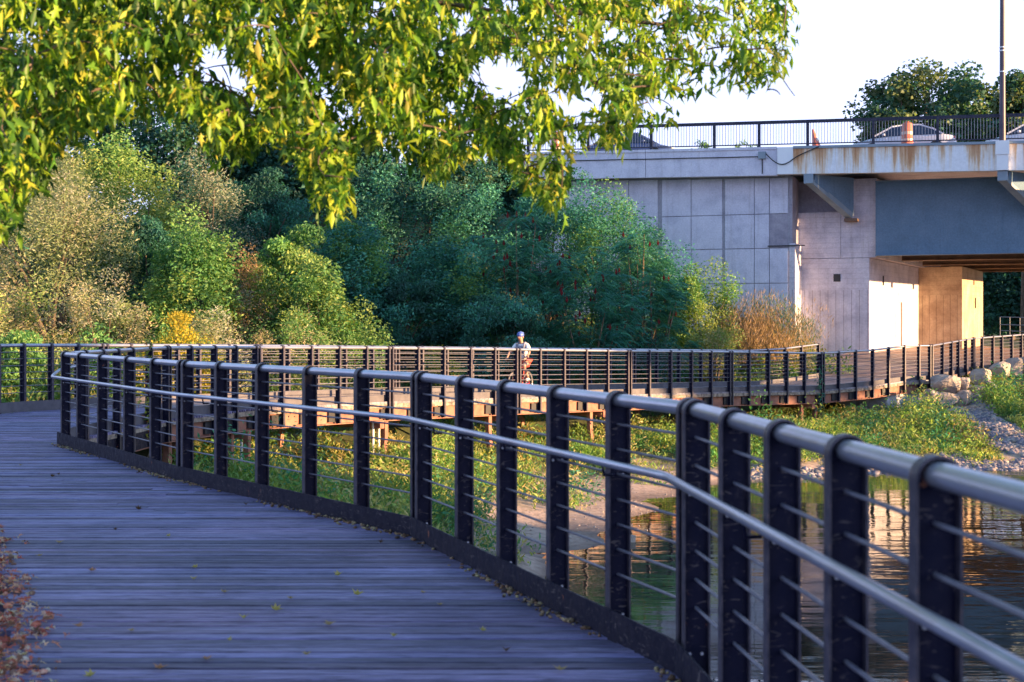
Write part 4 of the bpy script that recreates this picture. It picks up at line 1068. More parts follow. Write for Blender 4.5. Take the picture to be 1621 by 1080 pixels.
def d_bank(xs, ys, z, rg):
    lim = np.where(xs > 7, -2.2, -2.06)+.14*np.sin(xs*1.3+ys*.7)+.08*rg.normal(0, 1, len(xs))
    k = (z > lim) & river_side(xs, ys, 3.0) & (xs > -7)
    nearx = np.interp(ys, [11.4, 15.7, 20.6, 26], [-.6, -3.6, -6.5, -6.3])
    k &= (xs > nearx+.3) | (ys > 26.5)
    chute = np.abs(xs-(17.1-(54-ys)*.14))*1.0 < .7     # rubble chute stays bare
    k &= ~(chute & (ys < 54))
    return k
weeds('bank_weeds', 'green and yellow weeds covering the river bank below the far walkway', 150000, (-7, 15.5, 15, 52), BANK, 61, .15, .7, .25, d_bank, clump=18)
def d_bank_r(xs, ys, z, rg):
    k = (z > -2.0+.1*rg.normal(0, 1, len(xs))) & (ys < 55.5+.35*(xs-17))
    chute = (np.abs(xs-(17.2-(54-ys)*.12)) < .75)
    bould = (ys > 52.3+.35*(xs-17)) & (xs < 21)
    k &= ~chute & ~bould & (ys > 44.0)
    return k
weeds('bank_weeds', 'weeds on the bank at the right edge beyond the rubble', 44000, (16.5, 27, 43, 57), BANK, 62, .15, .7, .25, d_bank_r, clump=18)
def d_low(xs, ys, z, rg):
    return (z > -2.25) & (z < -1.5) & river_side(xs, ys, 2.0) & (rg.uniform(0, 1, len(xs)) < .25+.5*(np.sin(xs*2+ys)>.3)) & (ys > 24)
weeds('shore_grass', 'sparse grass tufts on the pink sandy shore', 3000, (-3, 12, 24, 42), [(.30, .24, .07), (.20, .22, .06), (.14, .18, .05)], 63, .16, .16, .12, d_low, clump=20, cat='grass')
def mounds(name, label, pts, seed, pal, rlo=.3, rhi=.8, per=260, leaf=.10, cat='weeds', upw=(0, 0, .5), hk=1.2):
    rg = np.random.default_rng(seed); P_ = []; Cl = []; sz = []; pp = np.array(pal)
    for (x, y, z) in pts:
        r = rg.uniform(rlo, rhi); h = r*hk*rg.uniform(.7, 1.5); m = int(per*(r/rhi)**1.6)+30
        q = rg.normal(0, 1, (m, 3)); q /= np.linalg.norm(q, axis=1)[:, None]; q[:, 2] = np.abs(q[:, 2])
        q *= (rg.uniform(.05, 1, m)**.4)[:, None]; lump = 1+.25*np.sin(q[:, 0]*5+rg.uniform(0, 6))*np.cos(q[:, 1]*5)
        P_.append(np.array([x, y, z-.1])+q*np.array([r, r, h])*lump[:, None]); c = pp[rg.integers(0, len(pp))]*rg.uniform(.75, 1.25)
        Cl.append(np.clip(c*rg.uniform(.7, 1.3, (m, 1)), 0, 1)); sz.append(np.full(m, rg.uniform(.7, 1.5)))
    Pp = np.concatenate(P_); sz = np.concatenate(sz)
    v, f = leaf_geo(Pp, leaf*sz, rg, .38, .1, .25, np.array(upw))
    return tag(obj(name, np_mesh(name, v, f, M['leaf'], np.repeat(np.concatenate(Cl), 4, 0))), label, cat, kind='stuff')
rgb_ = np.random.default_rng(17)
def mpts(n, fn, x0, x1, y0, y1):
    xs = rgb_.uniform(x0, x1, n); ys = rgb_.uniform(y0, y1, n); z = terrain(xs, ys); k = fn(xs, ys, z, rgb_); return np.stack([xs[k], ys[k], z[k]], 1)
MP = [(.18, .34, .08), (.31, .41, .10), (.43, .43, .14), (.06, .24, .13), (.10, .29, .10), (.48, .40, .19), (.25, .38, .09), (.05, .19, .13), (.40, .28, .16)]
mounds('bank_bushes', 'leafy mixed weeds and low bushes on the river bank in front of the far walkway', mpts(560, lambda x, y, z, r: d_bank(x, y, z, r) & river_side(x, y, -.2), -7, 15.8, 20, 52), 91, MP, .2, 1.0, 420, hk=1.35)
mounds('bank_bushes', 'leafy weeds and low bushes on the bank at the right edge', mpts(330, d_bank_r, 16.5, 27, 43.5, 57), 92, MP, .25, 1.0, 420, hk=1.35)
# hillside ground cover
def d_hill(xs, ys, z, rg):
    yl = np.interp(xs, [p.x for p in outer], [p.y for p in outer]); return (ys > yl+.4) & (xs < 14)
weeds('hill_undergrowth', 'undergrowth on the slope behind the far walkway', 110000, (-22, 14, 24, 66), [(.12, .22, .06), (.08, .18, .06), (.22, .22, .09), (.14, .24, .07)], 64, .2, .9, .35, d_hill, clump=14, cat='undergrowth')
def d_plz(xs, ys, z, rg):
    return (np.abs(xs-(17.2+(ys-53.6)*.55)-.9*1) < .55) & (ys > 52.6)
weeds('boulder_grass', 'yellow-green grass tufts between the boulders and the ramp railing', 3500, (15.5, 21.5, 52.6, 58), [(.36, .32, .07), (.26, .28, .06), (.18, .22, .05)], 65, .22, .5, .12, d_plz, clump=30, cat='grass')
def d_lefttuft(xs, ys, z, rg): return (xs < np.interp(ys, [4.5, 7, 9, 11.5, 15.5], [-2.25, -2.75, -3.45, -4.7, -8.4]))
weeds('path_side_plants', 'small green plants along the left edge of the near boardwalk', 2600, (-9, -2.3, 7.5, 15), [(.14, .26, .05), (.10, .2, .04)], 66, .07, .25, .5, lambda x, y, z, r: d_lefttuft(x, y, z, r) & (y > 8.6), clump=20)

# ------------------------------------------------------------------ rocks
def rock_mesh(name, r, seed, mat, sub=3, chop=True):
    import bmesh
    rg = random.Random(seed); bm = bmesh.new(); bmesh.ops.create_icosphere(bm, subdivisions=sub, radius=1)
    pl = [(Vector((rg.gauss(0, 1), rg.gauss(0, 1), rg.gauss(0, 1))).normalized(), rg.uniform(.42, .72)) for _ in range(11)]
    for v in bm.verts:
        p = v.co.copy()
        for n, dd in pl:
            k = p.dot(n)
            if k > dd: p -= n*(k-dd)
        m_ = max(abs(p.x), abs(p.y), abs(p.z)); p = p.lerp(Vector([math.copysign(abs(c)**.55, c) for c in p])*.8, .6)
        p *= 1+rg.uniform(-.03, .03); v.co = Vector((p.x*r[0], p.y*r[1], p.z*r[2]))
    me = bpy.data.meshes.new(name); bm.to_mesh(me); bm.free(); me.materials.append(mat); return me
M['boulder'] = mottled('boulder_stone', [(.28, (.13, .11, .11)), (.42, (.32, .27, .25)), (.55, (.42, .35, .30)), (.75, (.50, .42, .35))], 1.6, .95, bs=1.0, bdist=.12, bscale=3.5)
BO = [(1492, 605, 50, 30, 'grey boulder at the foot of the last walkway post'), (1520, 610, 42, 30, 'blocky pale boulder second from the walkway end'), (1552, 598, 46, 26, 'long flat boulder on top of the pile'),
      (1525, 632, 46, 22, 'cream boulder under the blocky pale one'), (1580, 588, 40, 24, 'boulder below the ramp railing, right of the flat one'), (1565, 618, 34, 28, 'dark tilted boulder in the middle of the pile'),
      (1606, 582, 34, 24, 'brownish boulder at the right end of the row'), (1500, 632, 36, 20, 'low shaded boulder left of the cream one'), (1532, 650, 40, 16, 'lowest boulder above the rubble'), (1628, 580, 34, 26, 'boulder at the right edge of the frame'),
      (1476, 628, 30, 26, 'small boulder tucked under the walkway end'), (1548, 622, 34, 24, 'brown boulder between the cream one and the dark tilted one'), (1545, 640, 30, 20, 'small boulder right of the cream one'), (1512, 655, 34, 18, 'half buried boulder left above the rubble')]
for i, (px, py, w, h, lab) in enumerate(BO):
    d = 52.4+max(0, (px-1500))*.028-(py-600)*.035
    p = W(px, py, d); s = F/d
    o = obj('boulder', rock_mesh('boulder', (w/s/2*1.25, w/s/2*1.1, h/s/2*1.5), 30+i, M['boulder']), None, p, label=lab, cat='boulder', group='boulders at the end of the walkway')
    o.rotation_euler = (0, 0, i*1.3)
# concrete abutment block under last walkway bays
mb = MB(); a = on_line(inner, 1409)[0]; b_ = on_line(inner, 1474)[0]; d = (b_-a).normalized(); n = Vector((-d.y, d.x, 0))
mb.add([tuple(q) for q in [a+n*.15+Vector((0, 0, -1.6)), b_+n*.15+Vector((0, 0, -1.6)), b_+n*3+Vector((0, 0, -1.6)), a+n*3+Vector((0, 0, -1.6)), a+n*.15+Vector((0, 0, -.14)), b_+n*.15+Vector((0, 0, -.14)), b_+n*3+Vector((0, 0, -.14)), a+n*3+Vector((0, 0, -.14))]],
       [(0,3,2,1),(4,5,6,7),(0,1,5,4),(1,2,6,5),(2,3,7,6),(3,0,4,7)])
mb.build('walkway_abutment', M['pier_concrete'], label='pale concrete block carrying the end of the far walkway', cat='abutment')
def rubble(name, label, pts, rlo, rhi, pal, seed, cat='rubble'):
    rg = np.random.default_rng(seed); ico = [(0,0,1),(.894,0,.447),(.276,.851,.447),(-.724,.526,.447),(-.724,-.526,.447),(.276,-.851,.447),(.724,.526,-.447),(-.276,.851,-.447),(-.894,0,-.447),(-.276,-.851,-.447),(.724,-.526,-.447),(0,0,-1)]
    fi = np.array([(0,1,2),(0,2,3),(0,3,4),(0,4,5),(0,5,1),(1,6,2),(2,7,3),(3,8,4),(4,9,5),(5,10,1),(6,7,2),(7,8,3),(8,9,4),(9,10,5),(10,6,1),(11,7,6),(11,8,7),(11,9,8),(11,10,9),(11,6,10)])
    ico = np.array(ico); n = len(pts); sc_ = rg.uniform(rlo, rhi, (n, 1, 1))*rg.uniform(.6, 1.25, (n, 1, 3))*np.array([1, 1, .7])
    v = ico[None]*(1+rg.uniform(-.28, .28, (n, 12, 1)))*sc_
    a = rg.uniform(0, 6.28, n); ca, sa = np.cos(a)[:, None], np.sin(a)[:, None]
    v = np.stack([v[..., 0]*ca-v[..., 1]*sa, v[..., 0]*sa+v[..., 1]*ca, v[..., 2]], -1)+np.array(pts)[:, None, :]
    f = (fi[None]+(np.arange(n)*12)[:, None, None]).reshape(-1, 3)
    me = np_mesh(name, v.reshape(-1, 3), f, M['pebble'], tints(n, pal, rg, 12)); return tag(obj(name, me), label, cat, kind='stuff')
mm, nt, b_p, oo = new_mat('pebble'); aa = N(nt, 'ShaderNodeAttribute', attribute_name='tint')
nt.links.new(mix(nt, 1.0, aa.outputs['Color'], ramp(nt, noise(nt, coords(nt), 30, 5), [(.3, (.75,)*3), (.7, (1.1,)*3)]), 'MULTIPLY'), b_p.inputs['Base Color']); b_p.inputs['Roughness'].default_value = .85; M['pebble'] = mm
rg = np.random.default_rng(9)
STONE = [(.26, .24, .27), (.18, .17, .22), (.34, .28, .27), (.13, .13, .17), (.38, .30, .27)]
def scatter(n, fn, x0, x1, y0, y1, dz=0):
    xs = rg.uniform(x0, x1, n); ys = rg.uniform(y0, y1, n); z = terrain(xs, ys); k = fn(xs, ys, z); return np.stack([xs[k], ys[k], z[k]+dz], 1)
pts = np.concatenate([scatter(9000, lambda x, y, z: (np.abs(x-(17.2-(54-y)*.12)) < .7+.25*np.sin(y)) & (y > 43), 13, 19, 43, 53),
                      scatter(36000, lambda x, y, z: (z > -2.55) & (z < -2.18+.1*np.sin(x*2)) & (y > 36.2+.25*(x-6)), 6.5, 27, 36, 46)])
rubble('rubble', 'grey and pinkish rubble stones on the bank and along the water', pts, .05, .13, STONE, 21)
pts = scatter(2600, lambda x, y, z: (z > -2.45) & (z < -2.2) & (y > 25), -2, 6, 25, 37)
rubble('shore_pebbles', 'small stones scattered on the sandy shore', pts[::3], .012, .035, STONE, 22, 'pebbles')
p = W(1001, 858, 4.13*F/(858-HOR))
o = obj('rock', rock_mesh('rock', (.13, .12, .12), 77, M['boulder']), None, (p.x, p.y, -2.36), label='small pale round rock sticking out of the water near the shore', cat='rock')
# leaf litter at left edge of the boardwalk
pts = scatter(6500, lambda x, y, z: x < np.interp(y, [4.5, 6.8, 8, 9.5, 11, 12], [-1.45, -2.34, -2.74, -3.42, -4.0, -4.6])-.04+.22*(rg.uniform(0, 1, len(x))**3), -5.2, -1.4, 4.5, 12)
pts[:, 2] = np.maximum(pts[:, 2], .0)+.035
lq = pts[rg.integers(0, len(pts), 11000)]+rg.normal(0, .03, (11000, 3))*np.array([1, 1, 0])+np.array([0, 0, .012])+rg.uniform(0, .02, (11000, 1))*np.array([0, 0, 1])
LIT = [(.60, .22, .14), (.66, .32, .22), (.45, .13, .09), (.60, .48, .40), (.30, .18, .13), (.70, .55, .48), (.18, .12, .10)]
rubble('edge_stones', 'red and cream stones and dry leaves heaped along the left edge of the boardwalk', pts[::3], .010, .034, LIT, 23, 'stones')
v, f, k = lobed_geo(lq, .06, rg, -.05, True)
tag(obj('dry_leaves', np_mesh('dry_leaves', v, f, M['leaf'], tints(len(lq), [(.62, .15, .10), (.72, .30, .20), (.42, .10, .08), (.70, .52, .42), (.24, .12, .09), (.55, .18, .15), (.66, .42, .34)], rg, k))), 'red-brown dry leaves heaped along the left edge of the boardwalk', 'dry leaves', kind='stuff')
def curled_leaf(name, col, seed, size=.07):
    rg_ = random.Random(seed); mb = MB(); out = [(0, 0), (.18, .1), (.5, .15), (.25, .35), (.45, .6), (.12, .6), (0, 1), (-.14, .58), (-.42, .6), (-.24, .34), (-.5, .12), (-.16, .1)]
    c1, c2 = rg_.uniform(.3, 1.0), rg_.uniform(.1, .5)
    vs = [(x*size, y*size, .004+size*(abs(x)*c1*.9+c2*abs(y-.45)*.8)) for x, y in out]+[(0, .36*size, .003)]
    k = len(out); mb.add(vs, [(k, i, (i+1) % k) for i in range(k)])
    me = mb.mesh(name, M['leaf']); at_ = me.attributes.new('tint', 'FLOAT_COLOR', 'POINT'); c_ = np.ones((k+1, 4), np.float32); c_[:, :3] = col; at_.data.foreach_set('color', c_.ravel()); return me
lm = [(curled_leaf('fallen_leaf', c_, i), l_) for i, (c_, l_) in enumerate([((.50, .40, .16), 'dry yellow leaf fallen on the near boardwalk'), ((.40, .28, .16), 'dry tan leaf fallen on the near boardwalk'), ((.10, .05, .03), 'dark brown curled leaf fallen on the near boardwalk'), ((.45, .22, .14), 'reddish leaf fallen on the near boardwalk')])]
LP = [(67, 882, 1), (150, 1072, 0), (360, 1015, 0), (385, 983, 0), (313, 900, 0), (305, 920, 0), (455, 950, 1), (205, 1000, 1), (120, 993, 3), (95, 860, 1), (180, 840, 2), (80, 756, 2), (95, 752, 2), (30, 738, 1), (215, 808, 2), (430, 968, 0),
      (540, 912, 0), (525, 990, 1), (620, 1010, 0), (700, 960, 1), (800, 1035, 2), (600, 860, 2), (390, 800, 2), (300, 765, 1), (250, 740, 2), (140, 905, 3), (560, 945, 0), (760, 1000, 0), (245, 1062, 3), (480, 1040, 1), (665, 940, 1), (350, 940, 1), (270, 850, 0), (880, 1065, 1), (330, 1048, 3)]
rr_ = random.Random(3)
for i, (px, py, k) in enumerate(LP):
    d = (EYE-.03)*F/(py-HOR); p = W(px, py, d)
    o = obj('fallen_leaf', lm[k][0], None, (p.x, p.y, .034), label=lm[k][1], cat='fallen leaf', group='leaves on the boardwalk')
    o.rotation_euler = (0, 0, rr_.uniform(0, 6.28)); s_ = rr_.uniform(.6, 1.15); o.scale = (s_, s_, s_)
# litter along the toe plate
pp_ = []
for _ in range(1500):
    k = rr_.choice([1, 2, 3, 4]); t = rr_.random(); p = near[k].lerp(near[k+1] if k+1 < len(near) else near[k], t); d = (near[min(k+1, 5)]-near[k]).normalized() if k < 5 else Vector((0, 1, 0)); n = Vector((-d.y, d.x, 0))
    q = p+n*(.10+abs(rr_.gauss(0, .05)))
    if math.sin(q.y*2.3+q.x)+rr_.uniform(-1, 1) > 0: pp_.append((q.x, q.y, .036))
rubble('leaf_litter', 'brown leaf crumbs gathered along the foot of the near railing', np.array(pp_), .006, .022, [(.16, .09, .05), (.28, .18, .10), (.08, .05, .035), (.35, .28, .15)], 24, 'leaf litter')

# vine climbing the walkway railing post
p = on_line(inner, 236)[0]
vine = empty('climbing_vine', (p.x, p.y, p.z), 0, label='green and red vine climbing the railing near its left end', cat='vine')
rgv = np.random.default_rng(88); mb = MB(); pts = [(.05*math.sin(k*1.1), -.08-.02*math.cos(k), -.6+k*.11) for k in range(20)]; mb.tube(pts, .009, 5); mb.build('stem', M['dead_stem'], vine)
Pp = np.array([pts[i] for i in rgv.integers(3, 20, 130)])+rgv.normal(0, .055, (130, 3)); v, f, k = lobed_geo(Pp, .11, rgv, .5)
cl = tints(130, [(.30, .36, .06), (.20, .32, .05), (.40, .10, .05), (.34, .34, .08)], rgv, k); obj('foliage', np_mesh('foliage', v, f, M['maple_leaf'], cl), vine)
# vine on post at 1300
p = on_line(inner, 1298)[0]
vine = empty('climbing_vine', (p.x, p.y, p.z), 0, label='dark green vine on the tall double post where the back railing ends', cat='vine')
mb = MB(); pts = [(.04*math.sin(k*1.1), -.08, -.9+k*.1) for k in range(18)]; mb.tube(pts, .009, 5); mb.build('stem', M['dead_stem'], vine)
Pp = np.array([pts[i] for i in rgv.integers(0, 18, 150)])+rgv.normal(0, .08, (150, 3)); v, f, k = lobed_geo(Pp, .11, rgv, .5)
obj('foliage', np_mesh('foliage', v, f, M['maple_leaf'], tints(150, PAL['teal'], rgv, k)), vine)

# ------------------------------------------------------------------ the overhanging maple
mp = empty('maple_tree', (-5.6, 7.6, tz(-5.6, 7.6)), 0, label='maple with lit yellow-green leaves hanging over the boardwalk from the upper left', cat='tree')
mo = Vector(mp.location); rgm = np.random.default_rng(42)
# boughs: leaf sprays hang from tips spread through a canopy volume over the path
low = [(-60, 400), (0, 385), (25, 370), (60, 305), (85, 280), (100, 250), (150, 225), (215, 190), (250, 175), (275, 165), (290, 215), (340, 270), (400, 235), (440, 240), (480, 285), (520, 345), (556, 345), (565, 230), (620, 235), (650, 270), (700, 300), (760, 240), (820, 265), (860, 330), (890, 350), (905, 270), (880, 215), (930, 220), (975, 240), (1000, 200), (1060, 212), (1085, 190), (1080, 140), (1120, 148), (1160, 130), (1205, 165), (1262, 180), (1270, 150), (1215, 130), (1240, 110), (1275, 95), (1270, 60), (1245, 0)]
lx = np.array([0.]*0)
def lowy(px):
    pts = [(-60, 400), (0, 385), (25, 360), (55, 305), (85, 285), (100, 240), (150, 205), (215, 180), (262, 178), (280, 172), (300, 225), (350, 270), (400, 250), (440, 225), (480, 275), (515, 345), (550, 345), (566, 240), (620, 235), (655, 275), (700, 300), (735, 245), (800, 255), (845, 320), (890, 348), (910, 250), (940, 222), (975, 238), (1000, 205), (1060, 210), (1085, 150), (1130, 148), (1180, 140), (1225, 125), (1260, 105), (1275, 20), (1285, -60)]
    return np.interp(px, [p[0] for p in pts], [p[1] for p in pts])
holes = [(a_, b_, c_*.82, e_*.82) for a_, b_, c_, e_ in [(345, 95, 40, 42), (375, 130, 40, 24), (790, 120, 62, 46), (735, 35, 26, 30), (935, 150, 30, 22), (900, 170, 30, 24), (965, 50, 20, 22), (855, 235, 40, 14), (1045, 165, 50, 26), (300, 205, 26, 22), (590, 262, 26, 30), (1150, 30, 22, 16), (250, 20, 16, 10), (600, 8, 24, 8), (1095, 60, 18, 20), (1010, 110, 16, 12)]]
tips = []
while len(tips) < 1220:
    px = rgm.uniform(-70, 1270); py = rgm.uniform(-120, 395)
    ly = lowy(px)
    if py > ly-18: continue
    if any(((px-a)/c)**2+((py+8-b)/e)**2 < 1 for a, b, c, e in holes) and rgm.uniform() < .97: continue
    if px > 1040 and rgm.uniform() < .58: continue
    d = rgm.uniform(6.9, 10.2)+(px/1270)*1.2
    tips.append(W(px, py, d)-mo)
for q in ((1215, 150), (1235, 158), (1190, 88), (1245, 88), (1258, 160), (1225, 95), (20, 350), (8, 330), (545, 330), (880, 335), (865, 320), (975, 225), (540, 315), (530, 290), (70, 285), (60, 290)):
    tips.append(W(q[0], q[1]-8, rgm.uniform(8, 9))-mo)
# skeleton: trunk, limbs, boughs to tips
mb = MB(); fork = Vector((.35, .2, 3.2))
mb.tube([(0, 0, -.3), (.04, 0, .8), (.15, .1, 2.1), tuple(fork)], [.30, .24, .20, .17], 10)
mb.build('trunk', M['bark'], mp)
limbs = []
for (tx, py, d, zoff) in ((100, -60, 7.6, 0), (330, -30, 8.0, 0), (560, -10, 8.6, 0), (800, 20, 9.0, 0), (1060, 40, 9.6, 0), (420, -220, 9.8, 0), (900, -140, 9.8, 0), (-40, 120, 8.4, 0)):
    e = W(tx, py, d)-mo; a = fork; m1 = a.lerp(e, .35)+Vector((0, 0, .5)); m2 = a.lerp(e, .7)+Vector((rgm.uniform(-.1, .1), rgm.uniform(-.1, .1), .35))
    pts = [a, m1, m2, e]; fine = []
    for i in range(3):
        for t in np.linspace(0, 1, 5)[:-1]: fine.append(pts[i].lerp(pts[i+1], t)+Vector(rgm.normal(0, .012, 3)))
    fine.append(e); limbs.append(fine)
    mb = MB(); mb.tube(fine, list(np.linspace(.055, .012, len(fine))), 7); mb.build('limb', M['bark'], mp)
allp = [p for l in limbs for p in l[3:]]
tw = MB(); LPts = []; ldir = []
grow = [Vector(p) for p in allp]
tips.sort(key=lambda q: min((q-p).length for p in allp))
for tp_ in tips:
    a = min(grow, key=lambda p: (p-tp_).length+(0 if p.z > tp_.z-.05 else .5)+(0 if (p-tp_).length > .12 else .4))
    mid = a.lerp(tp_, .5)+Vector((rgm.normal(0, .05), rgm.normal(0, .05), .10*(a-tp_).length))
    curve = [a.lerp(mid, t).lerp(mid.lerp(tp_, t), t) for t in np.linspace(0, 1, 7)]
    tw.tube(curve, list(np.linspace(.007, .0025, 7)), 4, False); grow += [Vector(curve[2]), Vector(curve[4]), Vector(curve[6])]
    for _ in range(24):
        t = rgm.uniform(.25, 1.0)**.6; i = min(5, int(t*6)); c = curve[i].lerp(curve[i+1], t*6-i)
        LPts.append(np.array(c)+rgm.normal(0, .052, 3)+np.array([0, 0, rgm.uniform(-.08, .04)]))
tw.build('twigs', M['bark'], mp)
LPts = np.array(LPts)
_w = LPts+np.array(mo); _px = 810.5+_w[:, 0]/_w[:, 1]*F; _py = HOR-(_w[:, 2]-EYE)/_w[:, 1]*F
keep = _py < lowy(_px)-4
for a_, b_, c_, e_ in holes: keep &= ~((((_px-a_)/c_)**2+((_py+8-b_)/e_)**2 < .8) & (rgm.uniform(0, 1, len(_px)) < .93))
LPts = LPts[keep]
LB = LPts[::2]; LPts = LPts[1::2]
v, f, k = lobed_geo(LPts, .095, rgm, 1.0)
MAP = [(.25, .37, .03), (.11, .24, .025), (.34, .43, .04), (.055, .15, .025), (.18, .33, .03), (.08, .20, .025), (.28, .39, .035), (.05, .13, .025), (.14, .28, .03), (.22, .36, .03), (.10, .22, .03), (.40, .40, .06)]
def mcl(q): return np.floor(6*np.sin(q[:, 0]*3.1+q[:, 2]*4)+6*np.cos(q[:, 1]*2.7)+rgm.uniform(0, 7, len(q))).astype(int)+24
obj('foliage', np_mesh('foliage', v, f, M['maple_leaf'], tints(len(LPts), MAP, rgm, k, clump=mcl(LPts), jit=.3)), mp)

LB = np.concatenate([LB, LB[::3]+rgm.normal(0, .03, LB[::3].shape)])
v, f = leaf_geo(LB, .095, rgm, .34, 1.0, .35)
obj('foliage', np_mesh('foliage', v, f, M['maple_leaf'], tints(len(LB), MAP, rgm, 4, clump=mcl(LB), jit=.3)), mp)

# ------------------------------------------------------------------ cyclist
M['skin'] = mottled('skin', [(.3, (.42, .22, .15)), (.7, (.52, .29, .20))], 9, .55, bs=.05)
M['shirt'] = mottled('white_shirt', [(.3, (.78, .78, .80)), (.7, (.86, .85, .84))], 6, .85, bs=.2)
M['vest'] = mottled('grey_vest', [(.3, (.16, .17, .24)), (.7, (.26, .27, .36))], 6, .85, bs=.2)
M['shorts'] = mottled('red_shorts', [(.3, (.40, .05, .04)), (.7, (.55, .09, .06))], 6, .85, bs=.2)
M['helmet'] = mottled('blue_helmet', [(.3, (.05, .09, .36)), (.7, (.12, .18, .50))], 6, .3, bs=0)
M['bike_red'] = mottled('bike_red', [(.3, (.45, .04, .03)), (.7, (.6, .07, .05))], 6, .3, bs=0)
M['rubber'] = mottled('rubber', [(.3, (.10, .09, .09)), (.7, (.18, .15, .15))], 6, .6, bs=0)
M['shoe'] = mottled('shoe', [(.3, (.5, .5, .52)), (.7, (.7, .68, .68))], 6, .6, bs=0)
M['hair'] = mottled('hair', [(.3, (.04, .025, .02)), (.7, (.08, .05, .03))], 20, .7, bs=.3)
M['eye'] = mottled('eye', [(.3, (.03, .02, .02)), (.7, (.05, .03, .03))], 20, .2, bs=0)
hd = Vector((-.42, -.907, 0)); hang = math.atan2(hd.y, hd.x)
fw = W(812, 600, 40.4); base_z = -.17
bo = Vector((fw.x, fw.y, 0))-hd*.55; 
i0 = xat(inner, bo.y)
base_z = np.interp(bo.y, [p.y for p in inner], [p.z for p in inner])+.03
bike = empty('bicycle', (bo.x, bo.y, base_z), hang, label='red bicycle ridden by the cyclist on the far walkway', cat='bicycle')
# local: +X forward
WR = .335
def wheel(x):
    pts = [(x+WR*math.cos(t), 0, WR+.0+WR*math.sin(t)) for t in np.linspace(0, 2*math.pi, 37)]
    wv = MB(); wv.tube([(q[0], q[1], q[2]) for q in pts], .021, 8, False); w = wv.build('wheel', M['rubber'], bike)
    pr = [(x+.31*math.cos(t), 0, WR+.31*math.sin(t)) for t in np.linspace(0, 2*math.pi, 37)]; MB().tube(pr, .012, 6, False).build('rim', M['alloy'], w)
    mb = MB()
    for i in range(20):
        t = 2*math.pi*i/20; mb.tube([(x, .02*(-1)**i, WR), (x+.305*math.cos(t), 0, WR+.305*math.sin(t))], .0018, 3, False)
    mb.build('spokes', M['alloy'], w); MB().tube([(x, -.05, WR), (x, .05, WR)], .02, 8).build('hub', M['alloy'], w)
wheel(.55); wheel(-.50)
mb = MB(); bb = (-.08, 0, .29); st = (-.25, 0, .80); ht = (.38, 0, .86); hb = (.42, 0, .72)
for a, b, r in ((bb, st, .018), (st, ht, .018), (bb, hb, .022), (ht, hb, .022), (hb, (.55, .05, WR), .014), (hb, (.55, -.05, WR), .014), (bb, (-.50, .06, WR), .011), (bb, (-.50, -.06, WR), .011), ((-.22, 0, .72), (-.50, .06, WR), .009), ((-.22, 0, .72), (-.50, -.06, WR), .009)): mb.tube([a, b], r, 8)
mb.build('frame', M['bike_red'], bike)
MB().tube([st, (-.28, 0, .93)], .014, 8).build('seat_post', M['alloy'], bike)
MB().ball((-.27, 0, .95), (.14, .075, .03)).build('saddle', M['hair'], bike)
MB().tube([(.38, 0, .86), (.36, 0, 1.0), (.42, 0, 1.03)], .014, 8).build('stem', M['alloy'], bike)
MB().tube([(.36, -.31, 1.04), (.43, -.12, 1.05), (.44, 0, 1.03), (.43, .12, 1.05), (.36, .31, 1.04)], .014, 8).build('handlebar', M['hair'], bike)
mb = MB(); mb.tube([(-.08, -.10, .29), (.03, -.11, .16)], .012, 6); mb.tube([(-.08, .10, .29), (-.19, .11, .42)], .012, 6); mb.tube([(-.08, -.1, .29), (-.08, .1, .29)], .02, 8); mb.build('cranks', M['alloy'], bike)
for yy, zz, xx in ((-.15, .15, .03), (.15, .43, -.19)):
    mb = MB(); mb.box((xx-.05, yy-.05, zz-.012), (xx+.05, yy+.05, zz+.012)); mb.build('pedal', M['rubber'], bike)
person = empty('person', (bo.x, bo.y, base_z), hang, label='cyclist in blue helmet, white shirt and red shorts riding on the far walkway', cat='person')
def skin_obj(name, verts, edges, radii, mat, parent, sub=2, root=0):
    me = bpy.data.meshes.new(name); me.from_pydata(verts, edges, []); me.materials.append(mat)
    o = obj(name, me, parent); m = o.modifiers.new('skin', 'SKIN'); m.use_smooth_shade = True
    sv = me.skin_vertices[0].data
    for i, r in enumerate(radii): sv[i].radius = (r, r) if not isinstance(r, tuple) else r
    sv[root].use_root = True
    s_ = o.modifiers.new('sub', 'SUBSURF'); s_.levels = sub; s_.render_levels = sub
    return o
V = []; E = []; RR = []
def vtx(p, r, par=None):
    V.append(p); RR.append(r)
    if par is not None: E.append((par, len(V)-1))
    return len(V)-1
pel = vtx((-.26, 0, 1.02), (.14, .12)); wst = vtx((-.21, 0, 1.18), (.13, .11), pel); ch = vtx((-.12, 0, 1.38), (.16, .12), wst); nk0 = vtx((-.05, 0, 1.52), .07, ch); nk = vtx((-.01, .0, 1.58), .055, nk0)
hd0 = vtx((.03, 0, 1.66), (.078, .085), nk); hd1 = vtx((.045, 0, 1.74), (.080, .09), hd0); hd2 = vtx((.04, 0, 1.80), (.06, .07), hd1)
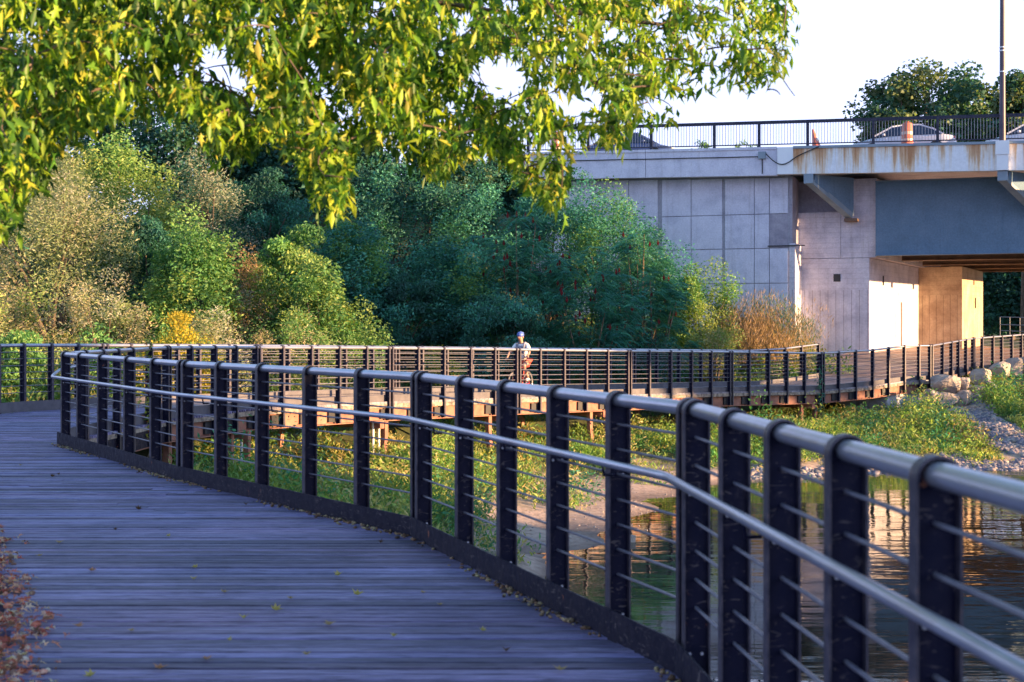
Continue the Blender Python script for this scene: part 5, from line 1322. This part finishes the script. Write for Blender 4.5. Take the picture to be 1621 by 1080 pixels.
for sg in (-1, 1):
    sh = vtx((-.08, sg*.17, 1.46), .062, ch); el = vtx((.10, sg*.32, 1.25), .042, sh); wr = vtx((.32, sg*.30, 1.09), .028, el); pa = vtx((.37, sg*.28, 1.075), .030, wr)
    for k, (dy, l_) in enumerate(((-.027, .032), (-.010, .040), (.009, .038), (.027, .028))):
        f1 = vtx((.415, sg*.28+dy, 1.075), .009, pa); f2 = vtx((.437, sg*.28+dy, 1.055), .0085, f1); vtx((.437-l_*.55, sg*.28+dy, 1.025), .0075, f2)
    t1 = vtx((.365, sg*.28-sg*.045, 1.065), .010, pa); vtx((.395, sg*.28-sg*.055, 1.03), .008, t1)
    hp_ = vtx((-.25, sg*.10, .97), .10, pel)
    if sg < 0: kn = vtx((.16, sg*.14, .63), .062, hp_); an = vtx((-.02, sg*.14, .24), .038, kn); tt_ = vtx((.09, sg*.15, .185), .036, an)
    else: kn = vtx((.10, sg*.14, .86), .062, hp_); an = vtx((-.22, sg*.14, .51), .038, kn); tt_ = vtx((-.12, sg*.15, .455), .036, an)
skin_obj('body', V, E, RR, M['skin'], person)
# face
MB().ball((.135, 0, 1.70), (.022, .016, .028), 8, 6).build('nose', M['skin'], person)
for sg in (-1, 1):
    MB().ball((.118, sg*.033, 1.735), (.012, .014, .009), 8, 5).build('eye', M['eye'], person)
    MB().ball((.035, sg*.088, 1.715), (.022, .010, .034), 8, 6).build('ear', M['skin'], person)
MB().ball((.118, 0, 1.655), (.012, .030, .008), 8, 5).build('mouth', M['shorts'], person)
mb = MB(); mb.ball((.02, 0, 1.775), (.135, .105, .095), 14, 9); mb.ball((.125, 0, 1.765), (.05, .075, .012), 10, 5)
for yy in (-.05, 0, .05): mb.tube([(-.09, yy, 1.83), (.0, yy*1.05, 1.872-abs(yy)*.4), (.10, yy, 1.83)], .013, 6)
mb.build('helmet', M['helmet'], person)
MB().ball((-.03, 0, 1.70), (.07, .085, .07), 10, 7).build('hair', M['hair'], person)
sv_ = [(-.245, 0, 1.06), (-.20, 0, 1.20), (-.115, 0, 1.38), (-.05, 0, 1.49), (-.08, .17, 1.46), (.02, .26, 1.345), (-.08, -.17, 1.46), (.02, -.26, 1.345)]
skin_obj('shirt', sv_, [(0, 1), (1, 2), (2, 3), (2, 4), (4, 5), (2, 6), (6, 7)], [(.16, .14), (.155, .135), (.18, .145), .085, .085, .07, .085, .07], M['shirt'], person)
mb = MB()
for sg in (-1, 1): mb.tube([(-.10, sg*.10, 1.545), (.02, sg*.12, 1.50), (.055, sg*.11, 1.38), (-.02, sg*.10, 1.18), (-.10, sg*.10, 1.08)], .032, 8)
mb.ball((.0, 0, 1.34), (.06, .09, .12), 10, 8); mb.build('vest', M['vest'], person)
mb = MB(); mb.ball((-.32, 0, 1.36), (.10, .13, .20), 12, 9); mb.build('backpack', M['vest'], person)
kn_ = [(-.26, 0, 1.03), (-.25, -.10, .97), (-.02, -.125, .79), (-.25, .10, .97), (-.06, .125, .90)]
skin_obj('shorts', kn_, [(0, 1), (1, 2), (0, 3), (3, 4)], [(.17, .15), .125, .10, .125, .10], M['shorts'], person)
for sg, ax_, az_ in ((-1, .04, .185), (1, -.17, .455)):
    mb = MB(); mb.ball((ax_, sg*.145, az_), (.135, .05, .05), 10, 7); mb.build('shoe', M['shoe'], person)
